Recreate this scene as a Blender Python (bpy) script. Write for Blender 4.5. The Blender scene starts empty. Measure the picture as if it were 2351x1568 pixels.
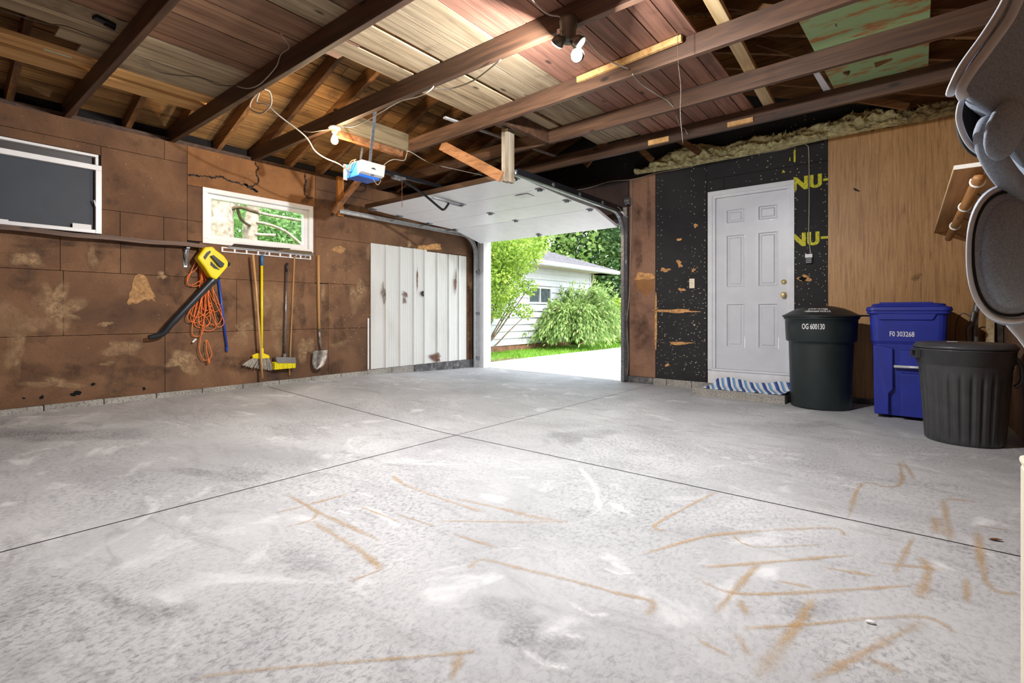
import bpy, math, random
from mathutils import Vector, Matrix, noise
random.seed(7)
C = bpy.context.scene.collection
S = bpy.context.scene
R = math.radians

# ---------------------------------------------------------------- camera
FPX, CX, HZ, TH, CAMZ = 1142.0, 1175.5, 719.0, R(38.55), 0.93
cam_d = bpy.data.cameras.new('camera')
cam_d.sensor_width = 36.0
cam_d.lens = FPX / 2351 * 36.0
cam_d.shift_y = -(784 - HZ) / 2351
cam_d.clip_start = 0.05
cam_d.clip_end = 300
cam = bpy.data.objects.new('camera', cam_d)
cam.location = (0, 0, CAMZ)
cam.rotation_euler = (R(90), 0, TH)
C.objects.link(cam)
S.camera = cam

# ---------------------------------------------------------------- world, sun, exposure
S.view_settings.view_transform = 'Standard'
S.view_settings.look = 'None'
S.view_settings.gamma = 1.0
S.view_settings.use_curve_mapping = False
S.view_settings.exposure = 0.48
w = bpy.data.worlds.new('sky')
S.world = w
w.use_nodes = True
wn = w.node_tree.nodes
wl = w.node_tree.links
sky = wn.new('ShaderNodeTexSky')
sky.sky_type = 'NISHITA'
sky.sun_disc = False
sky.sun_elevation = R(58)
sky.sun_rotation = R(100)
sky.air_density = 1.6
sky.dust_density = 3.0
hsv = wn.new('ShaderNodeHueSaturation')
hsv.inputs['Saturation'].default_value = 0.5
wl.new(sky.outputs[0], hsv.inputs['Color'])
wl.new(hsv.outputs[0], wn['Background'].inputs[0])
wn['Background'].inputs[1].default_value = 0.58
sun_d = bpy.data.lights.new('sun', 'SUN')
sun_d.energy = 1.9
sun_d.angle = R(1.0)
sun_d.color = (1, 0.96, 0.88)
sun = bpy.data.objects.new('sun', sun_d)
sun.rotation_euler = Vector((-0.62, 0.22, -1.0)).to_track_quat('-Z', 'Y').to_euler()
C.objects.link(sun)
LED_W, BULB_W = 78.0, 34.0

# ---------------------------------------------------------------- pixel helpers (2351 x 1568 frame)
_s, _c = math.sin(TH), math.cos(TH)
def ray(x, y):
    r = (x - CX) / FPX
    return Vector((r * _c - _s, r * _s + _c, (HZ - y) / FPX))
def at(x, y, F): return ray(x, y) * F + Vector((0, 0, CAMZ))
def onX(x, y, X): d = ray(x, y); return d * (X / d.x) + Vector((0, 0, CAMZ))
def onY(x, y, Y): d = ray(x, y); return d * (Y / d.y) + Vector((0, 0, CAMZ))
def onZ(x, y, Z): d = ray(x, y); return d * ((Z - CAMZ) / d.z) + Vector((0, 0, CAMZ))
XL, YF, XR, YB = -5.8, 6.25, 0.65, -0.6       # left wall, front wall (garage opening), right wall, rear wall
ZT = 2.655                                     # underside of the tie beams / top of the left wall
def clamp(a): return max(0.0, min(1.0, a))
def lift(X, Y):
    t = clamp((-X - 2.9) / 2.9)
    k = clamp((Y - 3.6) / 2.65)
    return 0.095 * t * (1 - 0.82 * k * k * (3 - 2 * k))
def onF(x, y, dz=0.0):
    p = onZ(x, y, 0)
    for _ in range(6):
        p = onZ(x, y, lift(p.x, p.y))
    p.z += dz
    return p

# ---------------------------------------------------------------- mesh builder
class MB:
    def __init__(s): s.v = []; s.f = []
    def add(s, vs, fs):
        n = len(s.v); s.v += [tuple(v) for v in vs]; s.f += [tuple(i + n for i in f) for f in fs]; return s
    def box(s, x0, x1, y0, y1, z0, z1):
        return s.add([(x0,y0,z0),(x1,y0,z0),(x1,y1,z0),(x0,y1,z0),(x0,y0,z1),(x1,y0,z1),(x1,y1,z1),(x0,y1,z1)],
                     [(3,2,1,0),(4,5,6,7),(0,1,5,4),(1,2,6,5),(2,3,7,6),(3,0,4,7)])
    def obox(s, c, a, b, d):
        c, a, b, d = Vector(c), Vector(a), Vector(b), Vector(d)
        if a.cross(b).dot(d) < 0: d = -d
        vs = [c + a*i + b*j + d*k for k in (-1,1) for i, j in ((-1,-1),(1,-1),(1,1),(-1,1))]
        return s.add(vs, [(3,2,1,0),(4,5,6,7),(0,1,5,4),(1,2,6,5),(2,3,7,6),(3,0,4,7)])
    def beam(s, p, q, wd, h, up=(0,0,1)):
        p, q = Vector(p), Vector(q); d = q - p; u = Vector(up)
        side = d.cross(u).normalized(); u = side.cross(d).normalized()
        return s.obox((p+q)/2, d/2, side*wd/2, u*h/2)
    def tube(s, pts, r, n=8, cap=True, closed=False, flat=1.0):
        pts = [Vector(p) for p in pts]; m = len(pts)
        rr = r if isinstance(r, (list, tuple)) else [r]*m
        rings = []; prev = None
        for i, p in enumerate(pts):
            if closed: t = pts[(i+1) % m] - pts[i-1]
            else: t = pts[min(i+1, m-1)] - pts[max(i-1, 0)]
            if t.length < 1e-9: t = Vector((0,0,1))
            t.normalize()
            if prev is None:
                a = Vector((0,0,1)) if abs(t.z) < .9 else Vector((1,0,0))
                nx = t.cross(a).normalized()
            else:
                nx = (prev - t*prev.dot(t))
                nx = nx.normalized() if nx.length > 1e-6 else t.orthogonal().normalized()
            prev = nx; ny = t.cross(nx)
            rings.append([p + (nx*math.cos(2*math.pi*k/n) + ny*math.sin(2*math.pi*k/n)*flat)*rr[i] for k in range(n)])
        vs = [v for rg in rings for v in rg]; fs = []
        for i in range(m if closed else m-1):
            j = (i+1) % m
            for k in range(n):
                k2 = (k+1) % n
                fs.append((i*n+k, i*n+k2, j*n+k2, j*n+k))
        if cap and not closed:
            fs.append(tuple(reversed(range(n)))); fs.append(tuple((m-1)*n+k for k in range(n)))
        return s.add(vs, fs)
    def lathe(s, prof, n=32, c=(0,0,0), ax=(0,0,1), mod=None):
        ax = Vector(ax).normalized(); a = ax.orthogonal().normalized(); b = ax.cross(a); c = Vector(c)
        if abs(ax.z) > .999: a, b = Vector((1,0,0)), Vector((0,1,0))*(1 if ax.z > 0 else -1)
        vs = []; fs = []
        for r, z in prof:
            for k in range(n):
                t = 2*math.pi*k/n; q = r if mod is None else mod(r, z, t)
                vs.append(c + ax*z + (a*math.cos(t) + b*math.sin(t))*q)
        for i in range(len(prof)-1):
            for k in range(n):
                k2 = (k+1) % n
                fs.append((i*n+k, i*n+k2, (i+1)*n+k2, (i+1)*n+k))
        fs.append(tuple(reversed(range(n)))); m = len(prof)-1; fs.append(tuple(m*n+k for k in range(n)))
        return s.add(vs, fs)
    def prism(s, poly, d):
        poly = [Vector(p) for p in poly]; d = Vector(d); n = len(poly)
        nm = Vector((0,0,0))
        for i in range(n): nm += poly[i].cross(poly[(i+1) % n])
        if nm.dot(d) > 0: poly.reverse()
        vs = poly + [p + d for p in poly]
        fs = [tuple(range(n)), tuple(reversed(range(n, 2*n)))] + [(i, i+n, (i+1) % n + n, (i+1) % n) for i in range(n)]
        return s.add(vs, fs)
    def grid(s, fn, nu, nv, flip=False):
        vs = [fn(i/nu, j/nv) for j in range(nv+1) for i in range(nu+1)]
        fs = []
        for j in range(nv):
            for i in range(nu):
                a = j*(nu+1)+i; f = (a, a+1, a+nu+2, a+nu+1)
                fs.append(tuple(reversed(f)) if flip else f)
        return s.add(vs, fs)
    def ell(s, c, a, b, d, nu=20, nv=12, p=1.0):
        c, a, b, d = Vector(c), Vector(a), Vector(b), Vector(d)
        if a.cross(b).dot(d) < 0: d = -d
        sg = lambda x: math.copysign(abs(x)**p, x)
        vs = []; fs = []
        for j in range(1, nv):
            ph = -math.pi/2 + math.pi*j/nv
            for i in range(nu):
                t = 2*math.pi*i/nu
                vs.append(c + a*sg(math.cos(t))*sg(math.cos(ph)) + b*sg(math.sin(t))*sg(math.cos(ph)) + d*sg(math.sin(ph)))
        for j in range(nv-2):
            for i in range(nu):
                i2 = (i+1) % nu; fs.append((j*nu+i, j*nu+i2, (j+1)*nu+i2, (j+1)*nu+i))
        n = len(vs); vs += [c-d, c+d]
        for i in range(nu):
            i2 = (i+1) % nu; fs.append((n, i2, i)); fs.append((n+1, (nv-2)*nu+i, (nv-2)*nu+i2))
        return s.add(vs, fs)
    def build(s, name, mat, parent=None, smooth=False, bevel=0, sub=0, kind=None):
        me = bpy.data.meshes.new(name); me.from_pydata(s.v, [], s.f); me.update()
        if mat: me.materials.append(M[mat])
        if smooth:
            for p in me.polygons: p.use_smooth = True
        o = bpy.data.objects.new(name, me); C.objects.link(o)
        if parent is not None:
            o.parent = parent
            o.matrix_parent_inverse = Matrix.Translation(-parent.location) if parent.location.length else Matrix()
        if bevel:
            b = o.modifiers.new('bevel', 'BEVEL'); b.width = bevel; b.segments = 2; b.limit_method = 'ANGLE'
        if sub:
            b = o.modifiers.new('sub', 'SUBSURF'); b.levels = sub; b.render_levels = sub
        if kind: o['kind'] = kind
        return o
def thing(name, label, cat, loc=(0,0,0), group=None):
    o = bpy.data.objects.new(name, None); C.objects.link(o); o.location = loc; o.empty_display_size = .1
    return tag(o, label, cat, group)
def tag(o, label, cat=None, group=None, kind=None):
    o['label'] = label
    if cat: o['category'] = cat
    if group: o['group'] = group
    if kind: o['kind'] = kind
    return o
def struct(o, label): o['label'] = label; o['kind'] = 'structure'; return o
def bezier(pts, n=8):
    pts = [Vector(p) for p in pts]; out = []
    for i in range(len(pts)-1):
        p0 = pts[max(i-1,0)]; p1 = pts[i]; p2 = pts[i+1]; p3 = pts[min(i+2,len(pts)-1)]
        for k in range(n):
            t = k/n
            out.append(0.5*((2*p1)+(p2-p0)*t+(2*p0-5*p1+4*p2-p3)*t*t+(3*p1-p0-3*p2+p3)*t**3))
    out.append(pts[-1]); return out

# ---------------------------------------------------------------- materials
M = {}
def lin(c):
    return tuple(((x/255)/12.92 if x/255 <= .04045 else ((x/255+.055)/1.055)**2.4) for x in c) + (1.0,)
class NT:
    def __init__(s, name):
        m = bpy.data.materials.new(name); m.use_nodes = True; M[name] = m
        s.t = m.node_tree; s.n = s.t.nodes; s.b = s.n['Principled BSDF']; s.m = m
    def new(s, t, **k):
        n = s.n.new(t)
        for a, v in k.items(): setattr(n, a, v)
        return n
    def link(s, a, b): s.t.links.new(a, b)
    def pos(s, sc=(1,1,1), rnd=0.0):
        g = s.new('ShaderNodeNewGeometry'); v = s.new('ShaderNodeVectorMath', operation='MULTIPLY')
        v.inputs[1].default_value = sc; s.link(g.outputs['Position'], v.inputs[0]); out = v.outputs[0]
        if rnd:
            oi = s.new('ShaderNodeObjectInfo'); a = s.new('ShaderNodeVectorMath', operation='MULTIPLY_ADD')
            s.link(oi.outputs['Random'], a.inputs[0]); a.inputs[1].default_value = (rnd, rnd*1.7, rnd*.6); s.link(out, a.inputs[2]); out = a.outputs[0]
        return out
    def noise(s, vec, scale=5, detail=4, rough=.55, dist=0.0):
        n = s.new('ShaderNodeTexNoise'); n.inputs['Scale'].default_value = scale; n.inputs['Detail'].default_value = detail
        n.inputs['Roughness'].default_value = rough; n.inputs['Distortion'].default_value = dist
        s.link(vec, n.inputs['Vector']); return n.outputs['Fac']
    def ramp(s, fac, stops):
        r = s.new('ShaderNodeValToRGB'); e = r.color_ramp.elements
        while len(e) < len(stops): e.new(.5)
        for i, (p, c) in enumerate(stops):
            e[i].position = p; e[i].color = lin(c) if max(c) > 1 or len(c) == 3 and max(c) == 0 else (c[0], c[0], c[0], 1) if len(c) == 1 else tuple(c)
        s.link(fac, r.inputs[0]); return r.outputs[0]
    def mix(s, fac, a, b, mode='MIX'):
        m = s.new('ShaderNodeMix', data_type='RGBA', blend_type=mode)
        for sock, v in ((m.inputs[0], fac), (m.inputs[6], a), (m.inputs[7], b)):
            if hasattr(v, 'is_linked'): s.link(v, sock)
            elif isinstance(v, (int, float)): sock.default_value = v
            else: sock.default_value = lin(v)
        return m.outputs[2]
    def var(s, col, lo=.75, hi=1.2):
        oi = s.new('ShaderNodeObjectInfo'); mr = s.new('ShaderNodeMapRange')
        mr.inputs[3].default_value = lo; mr.inputs[4].default_value = hi; s.link(oi.outputs['Random'], mr.inputs[0])
        h = s.new('ShaderNodeHueSaturation'); s.link(mr.outputs[0], h.inputs['Value']); s.link(col, h.inputs['Color']); return h.outputs[0]
    def bump(s, fac, st=.3, d=.01):
        b = s.new('ShaderNodeBump'); b.inputs['Strength'].default_value = st; b.inputs['Distance'].default_value = d
        s.link(fac, b.inputs['Height']); s.link(b.outputs[0], s.b.inputs['Normal'])
    def col(s, c):
        if hasattr(c, 'is_linked'): s.link(c, s.b.inputs['Base Color'])
        else: s.b.inputs['Base Color'].default_value = lin(c)
    def fin(s, rough=.6, metal=0.0, spec=None):
        s.b.inputs['Roughness'].default_value = rough; s.b.inputs['Metallic'].default_value = metal
        if spec is not None: s.b.inputs['Specular IOR Level'].default_value = spec
        return s.m
def plain(name, c, rough=.5, metal=0.0, v=.12, sc=9):
    t = NT(name)
    d = tuple(max(0, x*(1-v)) for x in c); l = tuple(min(255, x*(1+v*.6)) for x in c)
    t.col(t.ramp(t.noise(t.pos(), sc, 5), [(.3, d), (.7, l)])); t.fin(rough, metal)
def wood(name, dark, mid, light, axis, rough=.75, lo=.8, hi=1.15, stain=None, stf=(.55, .72), sc=1.0, knots=True):
    t = NT(name); k = [7*sc]*3; k[axis] = .55*sc
    n1 = t.noise(t.pos(k, 37.0), 1.6, 6, .62, .6)
    c = t.ramp(n1, [(.28, dark), (.48, mid), (.72, light)])
    k2 = [48*sc]*3; k2[axis] = 1.2*sc
    n2 = t.noise(t.pos(k2, 11.0), 1.0, 3, .6)
    c = t.mix(t.ramp(n2, [(.36, (.55,)), (.54, (0.0,))]), c, dark)
    if stain:
        n3 = t.noise(t.pos((1.0,)*3, 23.0), 2.2, 5, .6)
        c = t.mix(t.ramp(n3, [(stf[0], (0.0,)), (stf[1], (0.85,))]), c, stain)
    if knots:
        kk = [5.5*sc]*3; kk[axis] = 2.2*sc
        vo = t.new('ShaderNodeTexVoronoi'); vo.inputs['Scale'].default_value = 1.0; t.link(t.pos(kk, 19.0), vo.inputs['Vector'])
        c = t.mix(t.ramp(vo.outputs['Distance'], [(.05, (.9,)), (.11, (0.0,))]), c, tuple(x*.5 for x in dark))
    t.col(t.var(c, lo, hi)); t.bump(n2, .25, .004); t.fin(rough)
X_, Y_, Z_ = 0, 1, 2
wood('tie', (50,33,22), (78,53,36), (102,72,50), X_, .6, .85, 1.1)
wood('tie_orange', (98,62,32), (138,92,54), (166,116,74), X_, .6)
wood('rafter', (86,56,30), (130,90,50), (160,116,70), X_, .65, .8, 1.1)
wood('roof_board', (104,74,42), (164,122,72), (196,154,98), Y_, .75, .7, 1.1, (70,46,26), (.56,.72))
wood('loft_pink', (96,64,50), (136,94,76), (160,116,95), Y_, .7, .78, 1.12, (84,52,40), (.6,.75))
wood('loft_grey', (108,90,66), (164,144,114), (190,172,142), Y_, .8, .75, 1.1, (92,70,50), (.58,.74))
wood('loft_brown', (84,58,42), (128,92,68), (152,116,88), Y_, .75, .8, 1.1, (70,56,48), (.56,.74))
wood('timber', (176,128,72), (214,166,104), (230,186,126), Y_, .6, .9, 1.08, knots=False)
wood('timber_cream', (170,140,92), (206,180,136), (224,202,162), Y_, .6, .9, 1.08)
wood('grey_plank', (96,82,58), (140,122,90), (166,148,116), Y_, .8, .9, 1.05, (80,66,46))
wood('post_grey', (112,96,76), (160,148,128), (190,180,160), Z_, .8, .9, 1.05, (80,60,40))
wood('post_orange', (130,76,26), (186,118,50), (210,144,74), Z_, .6, .9, 1.08)
wood('shelf_dark', (56,38,28), (92,66,50), (122,92,70), Y_, .6, .9, 1.08)
wood('handle_wood', (150,106,60), (196,152,98), (216,178,124), Z_, .5, .9, 1.08, knots=False)
t = NT('plywood'); n1 = t.noise(t.pos((60, 60, 3)), 1.0, 5, .6, .8); n2 = t.noise(t.pos((4, 4, 1.4)), 1.0, 4, .6, 2.5)
c = t.ramp(n1, [(.3, (150,108,62)), (.5, (184,138,84)), (.7, (198,154,100))]); wv = t.new('ShaderNodeMath', operation='MULTIPLY'); t.link(n2, wv.inputs[0]); wv.inputs[1].default_value = 26
fr = t.new('ShaderNodeMath', operation='PINGPONG'); t.link(wv.outputs[0], fr.inputs[0]); fr.inputs[1].default_value = .5
c = t.mix(t.ramp(fr.outputs[0], [(.0, (.35,)), (.12, (0.0,))]), c, (136,96,54)); t.col(c); t.bump(n1, .2, .003); t.fin(.5)
wood('ply_shelf', (142,98,54), (182,136,84), (202,160,108), Y_, .55, .95, 1.05, sc=.6, knots=False)
wood('log', (120,78,36), (186,130,70), (206,154,96), Y_, .6)
wood('bark_board', (40,32,28), (64,54,46), (96,84,70), Y_, .9)

def fibre(name, base, dark, light, st, speck=(176,152,118)):
    base, dark, light = (tuple(min(255, x*1.04) for x in q) for q in (base, dark, light)) if name != 'black_board' else (base, dark, light)
    t = NT(name); p = t.pos((1,1,1), 0)
    c = t.ramp(t.noise(p, 1.3, 7, .62, .4), [(.3, dark), (.5, base), (.72, light)])
    c = t.mix(t.ramp(t.noise(p, 3.4, 6, .65), [(.56, (0.0,)), (.74, (st,))]), c, tuple(x*.62 for x in dark))
    c = t.mix(t.ramp(t.noise(p, 120, 2, .5), [(.3, (.55,)), (.55, (0.0,))]), c, dark)
    vo = t.new('ShaderNodeTexVoronoi'); vo.inputs['Scale'].default_value = 17; t.link(p, vo.inputs['Vector'])
    big = t.ramp(t.noise(p, .9, 3), [(.5, (0.0,)), (.62, (1.0,))])
    sp = t.new('ShaderNodeMath', operation='MULTIPLY'); t.link(t.ramp(vo.outputs['Distance'], [(.07, (.8,)), (.14, (0.0,))]), sp.inputs[0]); t.link(big, sp.inputs[1])
    c = t.mix(sp.outputs[0], c, speck)
    t.col(t.var(c, .9, 1.1)); t.bump(t.noise(p, 60, 4, .6), .25, .006); t.fin(.85)
fibre('fibre', (110,78,53), (76,53,37), (138,103,73), .85)
fibre('fibre_orange', (142,98,58), (106,70,40), (162,118,74), .35)
fibre('fibre_pink', (132,97,76), (88,64,52), (148,113,90), .55)
fibre('fibre_dark', (74,56,50), (52,40,37), (90,70,62), .6)
fibre('black_board', (38,37,38), (27,26,27), (48,47,48), .3, (190,170,140))
plain('black_void', (26,24,24), .95)
plain('peeled', (168,128,84), .9, v=.25, sc=30)
plain('peeled_tan', (196,146,92), .9, v=.3, sc=40)
plain('drip', (50,38,34), .8, v=.3, sc=30)
plain('hole', (8,7,6), 1.0)
plain('nail', (206,190,166), .8, v=.3, sc=50)

def concrete(name, lo, mid, hi, dirt):
    t = NT(name); p = t.pos()
    c = t.ramp(t.noise(p, .8, 8, .62, .5), [(.3, lo), (.5, mid), (.68, hi)])
    st = t.pos((2.2, 5.5, 1)); sw = t.noise(st, .8, 7, .66, 1.8)
    c = t.mix(t.ramp(sw, [(.52, (0.0,)), (.72, (.65,))]), c, dirt)
    wr = t.noise(t.pos((58, 40, 1)), 1.0, 7, .75, .5)
    msk = t.new('ShaderNodeMath', operation='MULTIPLY')
    t.link(t.ramp(wr, [(.36, (.8,)), (.53, (0.0,))]), msk.inputs[0]); t.link(t.ramp(t.noise(p, 1.1, 4), [(.35, (.15,)), (.62, (1.0,))]), msk.inputs[1])
    c = t.mix(msk.outputs[0], c, (112,112,116))
    c = t.mix(t.ramp(t.noise(p, 1.7, 6, .6, 2.0), [(.58, (0.0,)), (.7, (.55,))]), c, (226,226,226))
    t.col(c); t.bump(wr, .35, .004); t.fin(.6, 0, .35)
concrete('floor', (156,156,157), (178,178,179), (198,198,198), (142,140,139))
concrete('drive', (196,194,190), (208,206,202), (220,218,214), (186,182,176))
plain('floor_joint', (70,68,66), .95)
t = NT('block'); p = t.pos(); t.col(t.mix(t.ramp(t.noise(p, 60, 3), [(.35, (.7,)), (.5, (0.0,))]), t.ramp(t.noise(p, 4, 6), [(.3,(132,128,120)),(.7,(176,172,164))]), (96,92,86))); t.bump(t.noise(p, 80, 3), .4, .006); t.fin(.9)
t = NT('block_dark'); p = t.pos(); t.col(t.ramp(t.noise(p, 9, 7, .65), [(.35,(54,54,58)),(.55,(96,94,94)),(.7,(150,148,146))])); t.bump(t.noise(p, 40, 3), .4, .006); t.fin(.9)
def alpha_stain(name, c, lo, hi, sc=(60,60,60), top=.75):
    t = NT(name); t.col(c); n = t.noise(t.pos(sc), 1.0, 5, .7)
    at_ = t.new('ShaderNodeAttribute', attribute_name='fade')
    n2 = t.noise(t.pos((3,3,3)), 1.0, 2)
    mm = t.new('ShaderNodeMath', operation='MULTIPLY'); t.link(t.ramp(n, [(lo, (0.0,)), (hi, (top,))]), mm.inputs[0]); t.link(t.ramp(n2, [(.3,(.35,)),(.6,(1.0,))]), mm.inputs[1])
    m2 = t.new('ShaderNodeMath', operation='MULTIPLY'); t.link(mm.outputs[0], m2.inputs[0]); t.link(at_.outputs['Fac'], m2.inputs[1]); t.link(m2.outputs[0], t.b.inputs['Alpha']); t.fin(.8)
alpha_stain('rust_stain', (190,154,102), .28, .62, (170,170,170), .85)
alpha_stain('rust_metal', (104,58,34), .25, .55, (14,40,14), 1.0)
alpha_stain('scuff', (236,236,236), .25, .55, (40,40,40), .9)
alpha_stain('smudge', (112,110,112), .3, .8, (60,70,30), .5)
alpha_stain('peel_soft', (190,156,116), .3, .66, (22,22,22), .85)
alpha_stain('damp', (64,45,33), .3, .7, (12,12,12), .6)
plain('white_paint', (226,226,228), .4, v=.04)
plain('door_paint', (205,207,212), .38, v=.02)
plain('trim_paint', (214,215,219), .4, v=.03)
plain('garage_door', (242,243,245), .35, v=.02)
plain('window_white', (236,236,236), .35, v=.03)
plain('dark_pane', (52,58,68), .6, v=.05)
plain('dark_pane_upper', (62,56,54), .4, v=.1)
t = NT('sheet_metal'); p = t.pos((1,1,.35)); t.col(t.mix(t.ramp(t.noise(p, 3, 5), [(.5,(0.0,)),(.75,(.5,))]), (214,214,210), (176,172,164))); t.fin(.42, 0.0)
plain('galv', (150,154,160), .35, .8, .2, 30)
plain('galv_white', (200,202,204), .4, .35, .1, 30)
plain('black_metal', (34,34,38), .4, .5, .2, 30)
plain('steel', (148,144,150), .3, .85, .15, 40)
plain('shovel_steel', (126,118,110), .42, .7, .35, 18)
plain('brass', (226,206,150), .3, .45)
plain('cable_white', (164,156,142), .5, v=.08)
plain('cable_dark', (84,74,64), .5, v=.1)
plain('copper_rod', (150,100,76), .4, .5)
plain('rope_white', (232,230,222), .7)
plain('green_plastic', (30,40,40), .42, v=.08)
plain('lid_plastic', (34,37,38), .5, v=.12)
plain('blue_plastic', (36,50,150), .45, v=.08)
plain('grey_plastic', (62,63,65), .4, v=.12)
plain('print_white', (235,235,235), .6, v=0)
plain('print_black', (28,28,30), .6, v=0)
plain('yellow_print', (206,200,40), .7, v=.2, sc=40)
plain('yellow_plastic', (240,216,16), .35, v=.05)
plain('blower_black', (34,37,42), .4, v=.15)
plain('orange_cord', (232,120,52), .5, v=.08)
plain('blue_handle', (40,74,168), .35, v=.06)
plain('blue_grip', (38,116,176), .45, v=.06)
plain('bristle_grey', (184,178,166), .8, v=.2, sc=60)
plain('bristle_yellow', (238,224,20), .7, v=.1, sc=60)
plain('brush_grey', (122,120,118), .5, v=.08)
plain('opener_blue', (42,104,200), .35, v=.06)
plain('opener_white', (206,202,196), .4, v=.03)
plain('ceramic', (238,226,200), .3, v=.03)
plain('bronze', (84,78,70), .4, .4, .1)
plain('bag_cloth', (142,153,170), .8, v=.12, sc=260)
plain('bag_light', (205,210,220), .6, v=.08)
plain('bag_black', (14,14,15), .9)
plain('cabinet_cream', (226,216,194), .5, v=.05)
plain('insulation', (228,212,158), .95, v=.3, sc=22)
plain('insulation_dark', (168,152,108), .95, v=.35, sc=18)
t = NT('green_panel'); p = t.pos((3,9,3)); t.col(t.mix(t.ramp(t.noise(p, 1.1, 6, .65), [(.50,(0.0,)),(.60,(1.0,))]), (150,178,128), (164,108,58))); t.bump(t.noise(t.pos((9,60,9)), 1, 4), .3, .004); t.fin(.7)
plain('sticker', (206,214,186), .5)
plain('grey_tube', (120,118,116), .35, .3)
plain('leaf_dry', (110,66,34), .8)
# mat with slanting stripes
t = NT('striped_mat'); g = t.new('ShaderNodeNewGeometry'); sx = t.new('ShaderNodeSeparateXYZ'); t.link(g.outputs['Position'], sx.inputs[0])
ma = t.new('ShaderNodeMath', operation='MULTIPLY_ADD'); t.link(sx.outputs[1], ma.inputs[0]); ma.inputs[1].default_value = .35; t.link(sx.outputs[0], ma.inputs[2])
mb = t.new('ShaderNodeMath', operation='MULTIPLY'); t.link(ma.outputs[0], mb.inputs[0]); mb.inputs[1].default_value = 8.0
mc = t.new('ShaderNodeMath', operation='FRACT'); t.link(mb.outputs[0], mc.inputs[0])
r_ = t.new('ShaderNodeValToRGB'); r_.color_ramp.interpolation = 'CONSTANT'; e = r_.color_ramp.elements
for i, (q, cc) in enumerate([(0,(40,66,130)),(.14,(226,228,226)),(.34,(96,150,206)),(.5,(150,168,184)),(.6,(222,226,228)),(.84,(60,96,160))]):
    if i > 1: e.new(q)
    e[i].position = q; e[i].color = lin(cc)
t.link(mc.outputs[0], r_.inputs[0]); t.col(r_.outputs[0]); t.fin(.9)
# window glass: clear sheet
t = NT('glass'); tr = t.new('ShaderNodeBsdfTransparent'); gl = t.new('ShaderNodeBsdfGlossy'); gl.inputs['Roughness'].default_value = .02
mx = t.new('ShaderNodeMixShader'); mx.inputs[0].default_value = .05; t.link(tr.outputs[0], mx.inputs[1]); t.link(gl.outputs[0], mx.inputs[2])
t.link(mx.outputs[0], t.n['Material Output'].inputs['Surface'])
def emit(name, c, st):
    t = NT(name); t.b.inputs['Emission Color'].default_value = lin(c); t.b.inputs['Emission Strength'].default_value = st; t.col(c); t.fin(.4)
emit('lamp_cool', (255,250,242), 22)
emit('lamp_warm', (255,214,150), 26)
# outdoors
def leafmat(name, a, b, d):
    t = NT(name); p = t.pos(); c = t.ramp(t.noise(p, 5, 4, .7), [(.3, a), (.5, b), (.7, d)]); t.col(c); t.fin(.55)
    tl = t.new('ShaderNodeBsdfTranslucent'); t.link(c, tl.inputs[0]); mx = t.new('ShaderNodeMixShader'); mx.inputs[0].default_value = .35
    t.link(t.b.outputs[0], mx.inputs[1]); t.link(tl.outputs[0], mx.inputs[2]); t.link(mx.outputs[0], t.n['Material Output'].inputs['Surface'])
leafmat('leaf_bright', (96,132,40), (140,172,62), (190,206,98))
leafmat('leaf_mid', (84,118,52), (126,156,82), (170,190,118))
leafmat('leaf_dark', (52,84,50), (84,118,72), (136,164,100))
leafmat('leaf_ever', (84,128,70), (128,170,100), (186,214,150))
leafmat('grass', (90,134,34), (120,168,48), (150,190,70))
plain('lawn_ground', (104,142,52), .95, v=.3, sc=6)
plain('soil', (112,92,74), .95, v=.3)
plain('bark_outside', (172,158,140), .9, v=.3, sc=12)
plain('stem', (92,76,56), .9, v=.3)
plain('siding', (188,191,197), .5, v=.03)
plain('soffit', (186,173,150), .6, v=.05)
plain('shingle', (98,97,102), .9, v=.3, sc=14)
plain('house_base', (128,92,72), .9, v=.25)
plain('house_pane', (74,84,88), .15, v=.2)

# ================================================================ STRUCTURE
# ---- floor: four slabs with tooled joints
def jx(Y): return -2.77 + .027*Y
def slab(mb, xa, xb, y0, y1, dz=0.0, nu=22, nv=22):
    def fn(u, v):
        Y = y0 + (y1-y0)*v; a = xa(Y) if callable(xa) else xa; b = xb(Y) if callable(xb) else xb
        X = a + (b-a)*u; return (X, Y, lift(X, Y) + dz)
    return mb.grid(fn, nu, nv)
fl = struct(slab(MB(), XL-.12, XR+.1, YB-.1, YF+.13, -.014, 30, 30).build('floor', 'floor_joint'), 'pale grey concrete garage floor with rust marks and a crossed joint')
for a, b, y0, y1 in ((XL-.1, lambda Y: jx(Y)-.005, YB, 2.695), (lambda Y: jx(Y)+.005, XR+.05, YB, 2.695), (XL-.1, lambda Y: jx(Y)-.004, 2.705, YF+.02), (lambda Y: jx(Y)+.004, XR+.05, 2.705, YF+.02)):
    slab(MB(), a, b, y0, y1).build('slab', 'floor', fl, smooth=True)
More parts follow.
